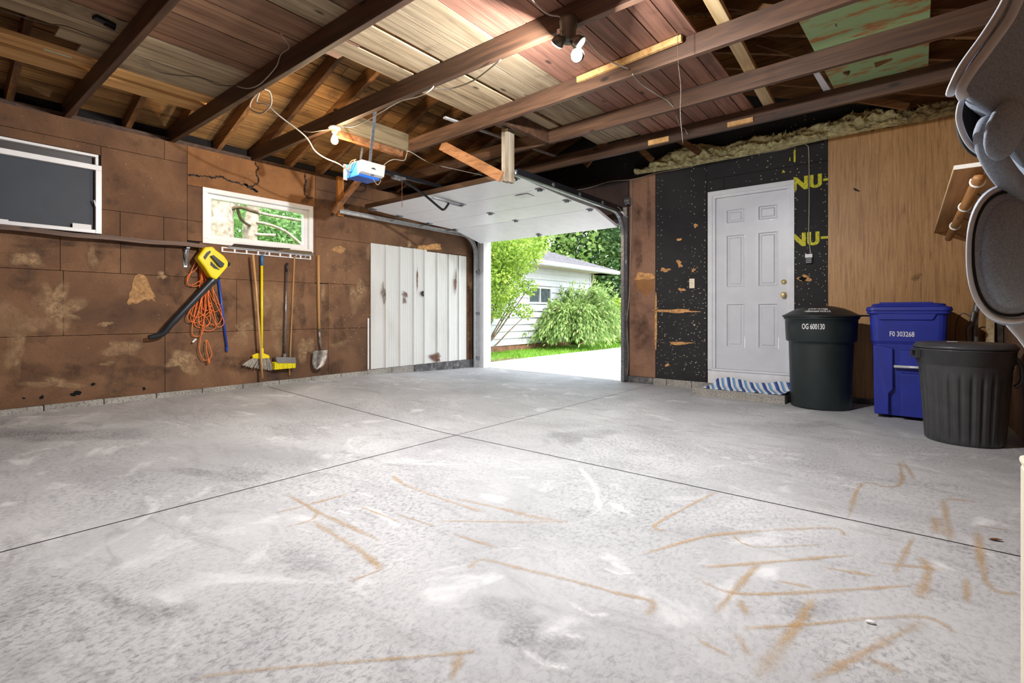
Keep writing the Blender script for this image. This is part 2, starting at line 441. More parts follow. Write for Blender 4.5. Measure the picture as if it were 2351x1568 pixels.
# ---- left wall
wl_ = MB()
W1 = (-.03, 1.215, 1.665, 2.375); W2 = (2.07, 3.285, 1.68, 2.245)
XB = XL - .14
for y0, y1, z0, z1 in ((YB, YF, -.2, 1.665), (YB, W1[0], 1.665, 2.375), (W1[1], W2[0], 1.665, 2.375), (W2[1], YF, 1.665, 2.375), (W2[0], W2[1], 1.665, W2[2]), (W2[0], W2[1], W2[3], 2.375), (YB, YF, 2.375, 2.655)):
    wl_.box(XB, XL-.014, y0, y1, z0, z1)
wl_.box(XL-.22, XL-.13, YB, YF, 2.5, 2.84)
wall_left = struct(wl_.build('wall_left', 'black_void'), 'brown fibreboard side wall with two windows')
panels = [(-.6,.5,2.465,2.655),(.5,1.72,2.465,2.655),(1.72,1.92,2.465,2.655),(-.6,1.22,2.38,2.465),(1.22,1.92,1.887,2.465),
 (1.92,2.06,1.887,2.25),(1.92,2.06,1.68,1.887),(3.29,3.33,1.68,2.25),(3.33,4.186,2.482,2.655),(4.186,5.2,2.482,2.655),(5.2,6.25,2.482,2.655),
 (3.33,4.8,1.89,2.482),(4.8,6.25,1.89,2.482),(1.22,1.363,1.645,1.887),(1.363,1.713,1.645,1.887),(1.713,1.92,1.645,1.887),
 (-.6,.94,1.303,1.645),(.94,1.365,1.303,1.645),(1.365,1.722,1.303,1.645),(1.722,2.03,1.303,1.645),(2.03,3.33,1.303,1.675),
 (3.33,3.77,1.31,1.89),(3.77,4.75,1.31,1.89),(4.75,6.25,1.31,1.89),(-.6,.96,.732,1.303),(.96,2.4,.732,1.303),(2.4,3.51,.732,1.303),(3.51,4.2,.732,1.31),(4.2,6.25,.732,1.31),
 (-.6,1.724,.14,.732),(1.724,3.51,.14,.732),(3.51,6.25,.14,.732)]
g = .0022
for a in panels:
    d = random.uniform(0, .002)
    MB().box(XL-.014, XL-d, a[0]+g, a[1]-g, a[2]+g, a[3]-g).build('fibreboard_panel', 'fibre', wall_left)
MB().box(XL-.014, XL-.001, 1.92+g, 3.33-g, 2.25+g, 2.655-g).build('fibreboard_panel', 'fibre_orange', wall_left)
bl = thing('baseboard_left', 'row of grey concrete blocks under the brown side wall', None, (XL, YB, 0)); bl['kind'] = 'structure'
y = .83 - .4064*4
while y < YF-.02:
    y1 = min(y + .4064, YF); z0 = lift(XL, (y+y1)/2)
    dark = y > 4.5
    MB().box(XL-.02, XL+.03, max(y+.003, YB), y1-.003, z0-.08, .142 + (.012 if y > 4 else 0) + random.uniform(-.003,.003)).build('block', 'block_dark' if dark else 'block', bl, bevel=.006)
    y = y1
# ---- decals on the left wall: peeled paper, drips
def blob(plane, px, py, rx, ry, seed, n=30, rough=.35, rot=0.0, off=.002):
    rd = random.Random(seed); ph = [rd.uniform(0, 6.28) for _ in range(5)]; am = [rd.uniform(.2, 1)*rough/(k+1)**.6 for k in range(5)]
    pts = []
    for k in range(n):
        t = 2*math.pi*k/n; r = 1 + sum(am[j]*math.sin((j+2)*t + ph[j]) for j in range(5))
        dx, dy = rx*r*math.cos(t), ry*r*math.sin(t)
        pts.append(plane(px + dx*math.cos(rot) - dy*math.sin(rot), py + dx*math.sin(rot) + dy*math.cos(rot)))
    return pts
LWp = lambda x, y: onX(x, y, XL + .0015)
LWq = lambda x, y: onX(x, y, XL + .0025)
FWp = lambda x, y: onY(x, y, YF - .0025)
FWq = lambda x, y: onY(x, y, YF - .0165)
SOFT = {'rust_stain','rust_metal','scuff','smudge','peel_soft','damp'}
def setfade(o, f):
    at_ = o.data.attributes.new('fade', 'FLOAT', 'POINT'); at_.data.foreach_set('value', f); return o
def decal(name, pts, m, parent, d):
    if m not in SOFT: return MB().prism(pts, d).build(name, m, parent)
    pts = [Vector(p) + Vector(d) for p in pts]; n = len(pts); c = sum(pts, Vector())/n
    nm = sum((pts[i].cross(pts[(i+1) % n]) for i in range(n)), Vector())
    nm = sum(((pts[i]-c).cross(pts[(i+1) % n]-c) for i in range(n)), Vector())
    if nm.dot(Vector(d)) < 0: pts.reverse()
    vs = [c] + [c.lerp(p, f) for f in (.45, .75, 1.0) for p in pts]
    fs = [(0, 1+i, 1+(i+1) % n) for i in range(n)] + [(1+r_*n+i, 1+(r_+1)*n+i, 1+(r_+1)*n+(i+1) % n, 1+r_*n+(i+1) % n) for r_ in range(2) for i in range(n)]
    return setfade(MB().add(vs, fs).build(name, m, parent), [1.0]+[1.0]*n+[.75]*n+[0.0]*n)
DX = Vector((.0012, 0, 0)); DY = Vector((0, -.0012, 0))
decal('peeled_patch', [LWq(x, y) for x, y in ((309,634),(318,629),(330,631),(338,640),(343,654),(349,668),(357,680),(353,686),(358,694),(346,686),(340,692),(332,687),(321,694),(312,698),(304,695),(296,700),(291,696),(296,684),(297,672),(303,662),(304,648))], 'peeled', wall_left, DX)
k = 0
for px, py, rx, ry, m, rg in ((62,596,40,20,'peel_soft',.3),(212,592,13,28,'peel_soft',.25),(216,594,20,34,'damp',.3),(30,740,60,50,'peel_soft',.4),(150,720,50,30,'peel_soft',.5),(420,830,50,20,'peel_soft',.5),(280,800,40,24,'peel_soft',.5),(120,880,60,14,'peel_soft',.5),(700,800,20,30,'peel_soft',.4),(560,760,30,30,'peel_soft',.5),(820,680,20,40,'peel_soft',.4),(35,800,26,60,'peel_soft',.4),
    (120,690,40,50,'peel_soft',.5),(395,660,34,40,'damp',.4),(370,632,12,10,'peel_soft',.4),(240,744,14,8,'peel_soft',.5),(245,835,20,5,'peel_soft',.5),(778,573,13,9,'peeled',.2),(742,672,7,18,'peel_soft',.3),
    (690,690,14,60,'damp',.4),(660,780,18,60,'damp',.3),(640,740,22,90,'peel_soft',.2),(780,770,20,40,'damp',.4),(745,735,16,50,'damp',.4),(985,568,26,8,'peeled_tan',.4),(940,560,8,8,'peel_soft',.3),(845,580,7,16,'peel_soft',.3),
    (600,690,20,40,'peel_soft',.4),(200,850,70,20,'damp',.4),(60,860,60,30,'damp',.4),(330,850,60,24,'damp',.4),(480,690,40,60,'damp',.4),(560,830,60,24,'damp',.3),(760,850,30,24,'damp',.3),(780,790,20,8,'peel_soft',.5),
    (300,560,80,14,'damp',.3),(110,560,90,10,'damp',.3),(1078,700,7,110,'damp',.2),(1080,640,6,40,'peel_soft',.4),(1078,760,6,40,'peel_soft',.4),(708,430,9,30,'damp',.4),(705,455,14,14,'damp',.5)):
    k += 1
    pts = blob(LWq if k % 2 else LWp, px, py, rx, ry, k, 36, rg)
    decal('wall_stain' if m == 'damp' else 'peeled_patch', pts, m, wall_left, DX)
# dark drip line above window
for pl, wd in (([(432,402),(460,404),(485,408),(505,406),(520,412),(545,420),(570,426),(588,424),(594,412),(588,398),(592,388),(588,375)], .012), ([(700,398),(702,420),(698,440),(704,452),(716,456)], .016), ([(560,424),(580,434),(592,440)], .02)):
    mb = MB(); P = bezier([LWq(*q) for q in pl], 6); P = [p + Vector((0, random.uniform(-.01,.01), random.uniform(-.012,.012))) for p in P]
    for a, b in zip(P[:-1], P[1:]): mb.beam(a, b + (b-a)*.3, .0016, wd*random.uniform(.5, 1.6), (0,0,1) if abs((b-a).z) < abs((b-a).y) else (0,1,0))
    mb.build('drip_mark', 'drip', wall_left)
for px, py, rx, ry in ((175,903,11,6),(55,914,3,2),(96,912,4,5),(214,882,5,3),(331,892,4,3)):
    decal('rodent_hole', blob(LWq, px, py, rx, ry, int(px), 18, .3), 'hole', wall_left, DX)

# ---- front wall with garage opening and service door
OX0, OX1, OZ = -5.575, -3.047, 2.17
DX0, DX1, DZ0, DZ1 = -1.90, -1.02, .235, 2.40
wf = MB(); ya, yb = YF+.013, YF+.15
for x0, x1, z0, z1 in ((XL-.14, OX0-.012, -.2, OZ), (XL-.14, OX1, OZ, 2.8), (OX1, DX0+.03, -.2, 2.8), (DX0+.03, DX1-.03, -.2, DZ0), (DX0+.03, DX1-.03, DZ1-.02, 2.8), (DX1-.03, XR+.14, -.2, 2.8)):
    wf.box(x0, x1, ya, yb, z0, z1)
zr = lambda X: 2.755 + .36*(min(X, -5.15-X) + 5.8)
wf.prism([(XL-.14, ya, 2.8), (-2.575, ya, 4.0), (XR+.14, ya, 2.8)], (0, .13, 0))
wall_front = struct(wf.build('wall_front', 'black_board'), 'black and brown sheathed front wall holding the garage opening and the white door')
def fpanel(x0, x1, z0, z1, m, d=0.0, nm='sheathing_panel'):
    return MB().box(x0+g, x1-g, YF-d, YF+.013, z0+g, z1-g).build(nm, m, wall_front)
fpanel(XL, OX0, .15, OZ, 'fibre_dark'); fpanel(XL, -3.48, OZ+.0, 2.70, 'fibre_dark'); fpanel(-3.48, -2.95, OZ, 2.70, 'fibre_dark')
fpanel(-2.95, -2.583, .085, 2.745, 'fibre_pink', .004); fpanel(-2.583, -1.93, .085, 2.765, 'black_board', .002)
fpanel(-1.93, -.668, 2.56, 2.79, 'black_board', .002); fpanel(-1.93, -1.73, 2.40, 2.56, 'black_board'); fpanel(-1.73, -.668, 2.40, 2.56, 'black_board')
fpanel(-1.02, -.668, .06, 2.40, 'black_board', .001)
# plywood with a slightly ragged top edge
tp = [(XR, 2.80)] + [(XR-.05-i*.042, 2.79 + random.uniform(-.012,.008)) for i in range(29)] + [(-.668, 2.785)]
MB().prism([(-.668, YF+.013, .06), (XR, YF+.013, .06)] + [(a, YF+.013, b) for a, b in tp], (0, -.027, 0)).build('plywood_panel', 'plywood', wall_front)
decal('water_stain', blob(FWq, 2104, 636, 15, 9, 5, 24, .3), 'damp', wall_front, DY)
decal('water_stain', blob(FWq, 2114, 665, 3, 24, 6, 24, .2), 'damp', wall_front, DY)
decal('plywood_dent', blob(FWq, 1966, 436, 8, 2.5, 9, 16, .2, .5), 'drip', wall_front, DY)
# torn patches
for px, py, rx, ry, m, rg in ((1552,714,48,4,'peeled_tan',.4),(1561,788,26,3.5,'peeled_tan',.3),(1506,740,3,60,'peeled_tan',.25),(1559,550,6,3,'peeled_tan',.3),(1597,518,4,5,'peeled_tan',.4),
     (1560,605,6,7,'peeled_tan',.5),(1527,620,9,5,'peeled_tan',.4),(1592,620,4,4,'peeled_tan',.3),(1565,665,7,4,'peeled_tan',.3),(1532,838,4,4,'peeled_tan',.4),(1468,805,7,4,'peel_soft',.4),(1480,660,20,18,'peel_soft',.2),
     (1470,760,22,60,'damp',.3),(1490,480,5,90,'damp',.2),(1463,490,14,22,'damp',.2),(1465,580,12,40,'damp',.3),(1799,394,3,3,'yellow_print',.3)):
    decal('torn_patch', blob(FWp if m != 'damp' else (lambda x, y: onY(x, y, YF-.0045)), px, py, rx, ry, int(px+py), 30, rg), m, wall_front, DY*(3 if m == 'peeled_tan' else 1))
decal('knocked_hole', blob(FWp, 1843, 640, 8, 5, 3, 20, .3), 'hole', wall_front, DY*1.5)
decal('torn_patch', blob(lambda x, y: onY(x, y, YF-.002), 1847, 639, 13, 8, 8, 24, .4), 'peeled_tan', wall_front, DY*.3)
MB().prism([onY(x, y, YF-.0052) for x, y in ((1458,640),(1470,643),(1485,642),(1500,641),(1503,655),(1500,664),(1492,670),(1484,684),(1476,672),(1462,664))], (0, -.001, 0)).build('torn_patch', 'fibre_orange', wall_front)
MB().prism([onY(x, y, YF-.0052) for x, y in ((1455,642),(1462,634),(1464,626),(1474,624),(1480,628),(1490,627),(1500,629),(1504,634),(1503,640),(1490,643),(1478,641),(1466,643))], (0, -.006, 0)).build('torn_flap', 'peeled_tan', wall_front)
# nail heads (too many and small to tell apart) and chips
mb = MB(); rd = random.Random(4)
for colx in (-2.55, -2.50, -2.12, -2.08, -1.955, -1.945, -.99, -.97, -.69):
    z = .2
    while z < 2.7:
        z += rd.uniform(.05, .17); x = colx + rd.uniform(-.012, .012); r = rd.uniform(.0028, .0048)
        if x > -1.03 and z > 2.4: continue
        mb.box(x-r, x+r, YF-.0045, YF-.001, z-r, z+r)
for i in range(170):
    x, z = rd.uniform(-2.56, -1.95), .15 + 1.35*rd.random()**1.3; r = rd.uniform(.0015, .005)
    mb.obox((x, YF-.003, z), (r*rd.uniform(1,2.4), 0, r*rd.uniform(-1.5,1.5)), (0, .001, 0), (-r*.4, 0, r*.6))
for i in range(60):
    x, z = rd.uniform(-1.0, -.68), rd.uniform(.9, 1.9); r = rd.uniform(.002, .0045); mb.box(x-r, x+r, YF-.003, YF-.001, z-r, z+r)
for i in range(26):
    x, z = rd.uniform(-1.9, -.7), rd.uniform(2.43, 2.72); r = rd.uniform(.003, .005); mb.box(x-r, x+r, YF-.003, YF-.0005, z-r, z+r)
mb.build('nail_heads', 'nail', wall_front, kind='stuff')
# yellow stencilled letters NU- twice, and the cut-off mark above
def glyphs(z0, h, clip=0.0):
    x = -1.0 + .008; yy = YF - .0035
    def poly(pts, nm='stencil_letter'): MB().prism([(a, yy, b) for a, b in pts], (0, -.001, 0)).build(nm, 'yellow_print', wall_front)
    lw = .037; wN = .145
    x -= clip
    n_ = [(x+max(clip,0), z0), (x+lw, z0), (x+lw, z0+h*.55), (x+wN-lw, z0), (x+wN, z0), (x+wN, z0+h), (x+wN-lw, z0+h), (x+wN-lw, z0+h*.45), (x+lw, z0+h), (x+max(clip,0), z0+h)]
    poly(n_)
    u = x + wN + .014; wU = .115; s_ = []
    s_ = [(u, z0+h), (u, z0+h*.28)] + [(u+wU/2 - wU/2*math.cos(a), z0+h*.28 - h*.28*math.sin(a)) for a in (math.pi*i/8 for i in range(1, 8))] + [(u+wU, z0+h*.28), (u+wU, z0+h), (u+wU-lw, z0+h), (u+wU-lw, z0+h*.36)] + [(u+wU/2 + (wU/2-lw)*math.cos(a), z0+h*.36 - h*.16*math.sin(a)) for a in (math.pi*i/6 for i in range(1, 6))] + [(u+lw, z0+h*.36), (u+lw, z0+h)]
    poly(s_)
    d = u + wU + .012
    if d < -.672: poly([(d, z0+h*.42), (-.670, z0+h*.42), (-.670, z0+h*.6), (d, z0+h*.6)])
glyphs(2.285, .145, .008); glyphs(1.665, .147, .03)
MB().box(-.992, -.974, YF-.0045, YF-.0025, 2.60, 2.735).build('stencil_letter', 'yellow_print', wall_front)
MB().box(-1.035, -1.025, YF-.0045, YF-.0025, 2.62, 2.66).build('stencil_letter', 'yellow_print', wall_front)
bf = thing('baseboard_front', 'short row of concrete blocks beside the garage opening', None, (-3, YF, 0)); bf['kind'] = 'structure'
for x0, x1, m in ((-3.04,-2.61,'block_dark'),(-2.605,-2.43,'block'),(-2.425,-2.11,'block'),(-2.105,-1.93,'block'),(-1.0,-.62,'block_dark'),(-.615,-.2,'block_dark'),(-.195,.2,'block_dark'),(.205,.64,'block_dark'),(XL,-5.72,'block_dark')):
    MB().box(x0, x1, YF-.028, YF+.02, -.06, .083 if x0 < -1.5 else .06).build('block', m, bf, bevel=.006)
# ---- right and rear walls (mostly behind the viewer)
struct(MB().box(XR, XR+.12, YB-.1, YF+.15, -.2, 2.8).build('wall_right', 'fibre'), 'brown boarded wall running along the right edge')
struct(MB().box(XL-.14, XR+.12, YB-.12, YB, -.2, 2.8).prism([(XL-.14, YB, 2.8), (-2.575, YB, 4.0), (XR+.14, YB, 2.8)], (0, -.12, 0)).build('wall_rear', 'fibre'), 'brown boarded wall behind the viewer')
br = thing('baseboard_right', 'pale concrete blocks along the foot of the right wall', None, (XR, 0, 0)); br['kind'] = 'structure'
for i in range(12):
    a = -.55 + .41*i
    if a > 4.4: break
    MB().box(XR-.065, XR+.02, a+.003, a+.405, -.05, .085).build('block', 'block', br, bevel=.006)

# ---- roof: covering, sheathing boards, rafters, tie beams, loft boards
RX, SL = -2.575, .36                       # ridge X and slope
def zb(X, d=0.0): return 2.70 + SL*((X - XL) if X < RX else (XR - X)) + d   # underside of the rafters
cv = MB()
for sx in (-1, 1):
    xe = XL-.45 if sx < 0 else XR+.45
    cv.prism([(RX, YB-.2, zb(RX, .195)), (xe, YB-.2, zb(xe, .195)), (xe, YB-.2, zb(xe, .235)), (RX, YB-.2, zb(RX, .235))], (0, YF-YB+.6, 0))
ceil = struct(cv.build('ceiling', 'black_void'), 'open timber roof with rafters, tie beams and loft boards')
cs = 1/math.sqrt(1+SL*SL); nrm_l = Vector((-SL*cs, 0, cs)); nrm_r = Vector((SL*cs, 0, cs))
for side in (-1, 1):
    dirv = Vector((cs, 0, SL*cs)) if side < 0 else Vector((-cs, 0, SL*cs)); nr = nrm_l if side < 0 else nrm_r
    xs = XL-.2 if side < 0 else XR+.2
    st = Vector((xs, 0, zb(xs, .165))); u = 0.0; L = (RX - xs)/cs if side < 0 else (xs - RX)/cs
    while u < L-.02:
        wd = min(random.choice((.14, .145, .19, .19, .165)), L-u)
        cuts = [YB] + sorted(random.uniform(.4, 5.9) for _ in range(1 if side > 0 else random.choice((0,1,1)))) + [YF+.01]
        for a, b in zip(cuts[:-1], cuts[1:]):
            c = st + dirv*(u+wd/2) + Vector((0, (a+b)/2, 0))
            MB().obox(c, dirv*(wd/2-.005), Vector((0, (b-a)/2-.003, 0)), nr*.011).build('roof_board', 'roof_board', ceil)
        u += wd
ry = .63 - .4*3
while ry < YF:
    for side in (-1, 1):
        x0 = XL-.25 if side < 0 else XR+.25
        a = Vector((x0, ry, zb(x0, .077))); b = Vector((RX + side*.02, ry, zb(RX + side*.02, .077)))
        MB().beam(a, b, .045, .135).build('rafter', 'rafter', ceil)
    ry += .4
MB().box(RX-.02, RX+.02, YB, YF, zb(RX)-.03, zb(RX)+.13).build('ridge_board', 'tie', ceil)
# wall plate on the left wall
MB().box(XL-.13, XL-.03, YB, YF, ZT, ZT+.045).build('wall_plate', 'tie', ceil)
MB().box(XR, XR+.12, YB, YF, ZT, ZT+.045).build('wall_plate', 'tie', ceil)
TH_, TW = .14, .045
def tie(x0, y0, x1, y1, m='tie', nm='tie_beam'):
    a, b = Vector((x0, y0+TW/2, ZT+TH_/2)), Vector((x1, y1+TW/2, ZT+TH_/2))
    return MB().beam(a, b, TW, TH_).build(nm, m, ceil, bevel=.004)
tie(XL-.1, .155, XR+.05, .155); tie(XL-.1, .965, XR+.05, .965); tie(XL-.1, 1.768, XR+.05, 1.768); tie(XL-.1, 2.568, XR+.05, 2.556)
tie(-4.20, 3.485, XR+.05, 3.27, 'tie'); tie(XL-.1, 4.27, XR+.05, 4.08); tie(XL-.1, 4.99, XR+.05, 4.88)
# loft boards (run towards the opening), resting on the ties
ZL = ZT + TH_
def loft(x0, x1, y0, y1, m, dz=0.0, th=.02, skew=0.0):
    z0 = ZL + dz + random.uniform(.001, .004)
    return MB().add([(x0,y0,z0),(x1,y0,z0),(x1+skew,y1,z0),(x0+skew,y1,z0),(x0,y0,z0+th),(x1,y0,z0+th),(x1+skew,y1,z0+th),(x0+skew,y1,z0+th)],
                    [(3,2,1,0),(4,5,6,7),(0,1,5,4),(1,2,6,5),(2,3,7,6),(3,0,4,7)]).build('loft_board', m, ceil)
pk = [-1.10,-1.205,-1.35,-1.49,-1.64,-1.78,-1.925,-2.07,-2.2]
for a, b in zip(pk[1:], pk[:-1]):
    for y0, y1 in ((YB, 1.775), (1.78, 4.28), (4.285, 4.93)): loft(a+.004, b-.004, y0, y1, 'loft_pink')
loft(-2.445, -2.204, 1.78, 4.90, 'loft_grey'); loft(-2.69, -2.45, 1.78, 4.90, 'loft_grey'); loft(-2.985, -2.735, 1.78, 4.30, 'loft_grey'); loft(-3.21, -3.03, 1.9, 2.62, 'loft_grey', 0, .018)
loft(-3.22, -2.99, 2.63, 4.2, 'loft_grey')
loft(-3.28, -3.0, 1.70, 2.06, 'loft_pink')
xs_ = [-2.2,-2.45,-2.70,-2.995,-3.285,-3.575,-3.90,-4.01,-4.20,-4.38,-4.71]
ms_ = ['loft_grey','loft_brown','loft_grey','loft_brown','loft_brown','loft_brown','loft_brown','loft_grey','loft_grey','loft_grey']
for i in range(10):
    loft(xs_[i+1]+.007, xs_[i]-.007, .99, 1.80, ms_[i])
xs0 = [-2.2,-2.6,-3.0,-3.5,-3.92,-4.12,-4.33]
for i, m in enumerate(('loft_pink','loft_brown','loft_brown','loft_brown','loft_grey','loft_grey')): loft(xs0[i+1]+.007, xs0[i]-.007, YB, .985, m)
loft(-4.50, -4.335, .70, .985, 'loft_grey'); loft(-4.66, -4.505, .84, .985, 'loft_grey')
# ---- hanger timbers and headers (fixed to the roof)
hd = MB().box(-4.24, -4.205, 2.62, 3.49, 2.665, 2.855).build('header_board', 'grey_plank', ceil)
MB().box(-4.26, -4.21, 2.63, 3.42, 2.60, 2.66).build('header_strip', 'tie_orange', ceil)
MB().box(-2.90, -2.855, 3.47, 4.20, ZT, ZT+.135).build('header_board', 'tie', ceil)
po = MB().box(-3.03, -2.99, 3.69, 3.79, 2.19, 2.70).build('hanger_post', 'post_grey', ceil, bevel=.003)
MB().box(-3.072, -3.031, 3.69, 3.78, 2.20, 2.74).build('hanger_post', 'post_grey', ceil, bevel=.003)
MB().beam((-3.72, 3.52, 2.64), (-3.06, 3.68, 2.24), .038, .10, (0,0,1)).build('hanger_brace', 'tie_orange', ceil, bevel=.003)
MB().box(XL+.002, XL+.04, 3.62, 3.71, 2.19, 2.70).build('hanger_post', 'post_orange', ceil, bevel=.003)
MB().beam((-5.68, 3.50, 2.20), (-5.31, 3.68, 2.64), .035, .075, (0,1,0)).build('hanger_brace', 'tie_orange', ceil, bevel=.003)
# small blocks nailed on the ties
a, b = onY(1322, 190, 3.36), onY(1565, 103, 3.31)
MB().beam((a.x, 3.385, 2.765), (b.x, 3.315, 2.772), .03, .045).build('batten', 'timber', ceil, bevel=.003)
for px0, px1, py0, py1, yy in ((1488,1535,312,334,4.93),(1670,1729,268,292,4.915)):
    a, b = onY(px0, py1, yy-.022), onY(px1, py0, yy-.022); MB().box(a.x, b.x, yy-.026, yy+.012, a.z, b.z).build('nailed_block', 'timber', ceil, bevel=.002)
# attic struts on the right and over the opening
for p, q, w_ in (((-.2, 4.6, 2.80), (.5, 4.6, 2.98), .06), ((-1.0, 4.63, 3.25), (-.35, 4.63, 2.80), .06), ((-1.05, 3.83, 3.2), (-.35, 3.83, 2.82), .06), ((-3.2, 5.5, 2.8), (-2.6, 5.5, 3.35), .08), ((-2.9, 5.83, 3.3), (-2.45, 5.83, 2.8), .07), ((-1.9, 5.9, 2.8), (-2.5, 5.9, 3.3), .07), ((.0, 5.83, 2.82), (-.6, 5.83, 3.1), .06)):
    MB().beam(p, q, .04, w_).build('strut', 'rafter', ceil)

# ================================================================ DOORS AND WINDOWS
# ---- service door
d1 = thing('door_1', 'white six-panel entry door with brass lock and knob above the step', None, (-1.45, YF, .25)); d1['kind'] = 'structure'
YS = YF + .022                                # slab face
SX0, SX1, SZ0, SZ1 = -1.828, -1.062, .262, 2.318
cols_ = [(-1.715, -1.502), (-1.366, -1.148)]; rows_ = [(.52, 1.047), (1.234, 1.868), (1.997, 2.173)]
sl = MB(); xs = [SX0] + [v for c_ in cols_ for v in c_] + [SX1]; zs = [SZ0] + [v for r_ in rows_ for v in r_] + [SZ1]
for i in range(len(xs)-1):
    for j in range(len(zs)-1):
        if i % 2 == 1 and j % 2 == 1: continue
        sl.box(xs[i], xs[i+1], YS, YS+.035, zs[j], zs[j+1])
sl.build('door_slab', 'door_paint', d1)
for c_ in cols_:
    for r_ in rows_:
        x0, x1, z0, z1 = c_[0], c_[1], r_[0], r_[1]; mb = MB(); q = []
        for ins, dp in ((0, -.005), (.012, -.005), (.022, .012), (.034, .012), (.05, .003), (.0501, .003)):
            q.append([(x0+ins, YS+dp, z0+ins), (x1-ins, YS+dp, z0+ins), (x1-ins, YS+dp, z1-ins), (x0+ins, YS+dp, z1-ins)])
        vs = [v for a in q for v in a]; fs = [(i*4+k_, i*4+(k_+1) % 4, i*4+4+(k_+1) % 4, i*4+4+k_) for i in range(5) for k_ in range(4)] + [(20, 21, 22, 23)]
        mb.add(vs, fs).build('door_panel', 'door_paint', d1)
def casing(x0, x1, z0, z1, parent, nm='casing', m='trim_paint'):
    mb = MB().box(x0, x1, YF-.016, YF+.02, z0, z1); mb.build(nm, m, parent, bevel=.0015)
casing(-1.915, -1.862, .24, 2.352, d1); casing(-1.028, -.985, .24, 2.352, d1); casing(-1.915, -.985, 2.3525, 2.405, d1)
for x0, x1, z0, z1 in ((-1.862, SX0-.002, .262, SZ1+.001), (SX1+.002, -1.028, .262, SZ1+.001), (-1.862, -1.028, SZ1+.002, 2.352)):
    MB().box(x0, x1, YF-.004, YS+.035, z0, z1).build('door_jamb', 'trim_paint', d1)
MB().box(-1.87, -1.02, YF-.022, YF+.06, .235, .26).build('door_sill', 'trim_paint', d1, bevel=.004)
MB().box(-1.915, -.985, YF-.012, YF+.015, .07, .234).build('kick_board', 'white_paint', d1, bevel=.003)
for z, r in ((1.281, .026), (1.135, .031)):
    kb = MB().lathe([(r+.004, 0), (r+.004, .006), (r, .01), (.012, .014), (.012, .03), (r*.9, .038), (r, .052), (r*.85, .064), (r*.4, .07)] if z < 1.2 else [(r+.003, 0), (r+.003, .008), (r*.8, .014), (r*.75, .022)], 20, (-1.093, YS, z), (0, -1, 0)).build('door_knob' if z < 1.2 else 'deadbolt', 'brass', d1, smooth=True)
# ---- overhead garage door
d2 = thing('door_2', 'white sectional overhead garage door raised under the roof', None, (-4.31, 5.0, 2.2)); d2['kind'] = 'structure'
prof = [(3.90, 2.305), (4.41, 2.275), (4.955, 2.25), (5.50, 2.235), (6.135, 2.085)]
GX0, GX1 = -5.555, -3.068
for i in range(4):
    (y0, z0), (y1, z1) = prof[i], prof[i+1]; d = Vector((0, y1-y0, z1-z0)); n = Vector((0, -d.z, d.y)).normalized(); d.normalize()
    a = Vector((0, y0, z0)) + d*.003; b = Vector((0, y1, z1)) - d*.003
    mid = (a+b)/2 + n*.02; mid.x = (GX0+GX1)/2
    MB().obox(mid, ((GX1-GX0)/2, 0, 0), (b-a)/2, n*.02).build('door_section', 'garage_door', d2, bevel=.003)
MB().box(GX0, GX1, 3.885, 3.899, 2.295, 2.35).build('top_seal', 'tie', d2)
def hinge(x, y, z, nm='hinge'):
    MB().box(x-.035, x+.035, y-.045, y+.045, z-.006, z+.001).box(x-.022, x+.022, y-.018, y+.018, z-.022, z-.006).tube([(x-.03, y, z-.018), (x+.03, y, z-.018)], .007, 8).build(nm, 'galv', d2)
for (y, z) in prof[1:4]:
    hinge(-4.31, y, z-.002); hinge(GX0+.05, y, z-.002); hinge(GX1-.06, y, z-.002)
hinge(GX0+.05, 3.97, 2.297); hinge(GX1-.06, 3.97, 2.297); hinge(-4.31, 6.06, 2.098, 'pull_handle')
MB().box(-4.335, -4.285, 3.93, 4.44, 2.262, 2.272).box(-4.335, -4.329, 3.93, 4.44, 2.245, 2.272).build('centre_stile', 'galv_white', d2)
MB().box(-3.52, -3.33, 4.45, 4.60, 2.262, 2.2635).build('warning_label', 'white_paint', d2)
# tracks
def track(name, x, zt, ystart, label, m, flip):
    t_ = thing(name, label, 'track', (x, 6.17, 0))
    pts = [Vector((x, ystart, zt)), Vector((x, 5.86, zt-.02))]
    pts += [Vector((x, 5.86 + .3*math.sin(a), zt-.02 - .3*(1-math.cos(a)))) for a in (math.pi/2*i/7 for i in range(1, 8))] + [Vector((x, 6.16, .02))]
    mb = MB()
    for a, b in zip(pts[:-1], pts[1:]):
        dd = (b-a).normalized(); up = Vector((0, -dd.z, dd.y)); b2 = b + dd*.004
        mb.obox((a+b2)/2 + Vector((flip*.024, 0, 0)), (b2-a)/2, (.0015, 0, 0), up*.024)
        mb.obox((a+b2)/2 + up*.024, (b2-a)/2, (.024, 0, 0), up*.0015); mb.obox((a+b2)/2 - up*.024, (b2-a)/2, (.020, 0, 0), up*.0015)
    mb.build('rail', m, t_)
    for z in (.15, .9, 1.6):
        MB().box(x-.03, x+.03, 6.18, YF-.002 if x < -4 else YF-.006, z, z+.05).build('bracket', 'galv', t_)
    for y in (4.41, 4.955, 5.5):
        MB().lathe([(.006, -.06), (.022, -.055), (.022, -.04), (.006, -.035), (.006, .07)], 12, (x, y, zt-.004), (1 if flip < 0 else -1, 0, 0)).build('roller', 'galv', t_)
    return t_
tl_ = track('door_track', -5.69, 2.235, 3.62, 'pale galvanised door track along the brown side wall', 'galv_white', -1)
tr_ = track('door_track', -3.0, 2.30, 3.80, 'dark galvanised door track ending at the grey hanger post', 'galv', 1)
MB().box(-2.992, -2.952, 3.80, 6.05, 2.27, 2.275).box(-2.957, -2.952, 3.80, 6.05, 2.275, 2.335).build('angle_iron', 'black_metal', tr_)
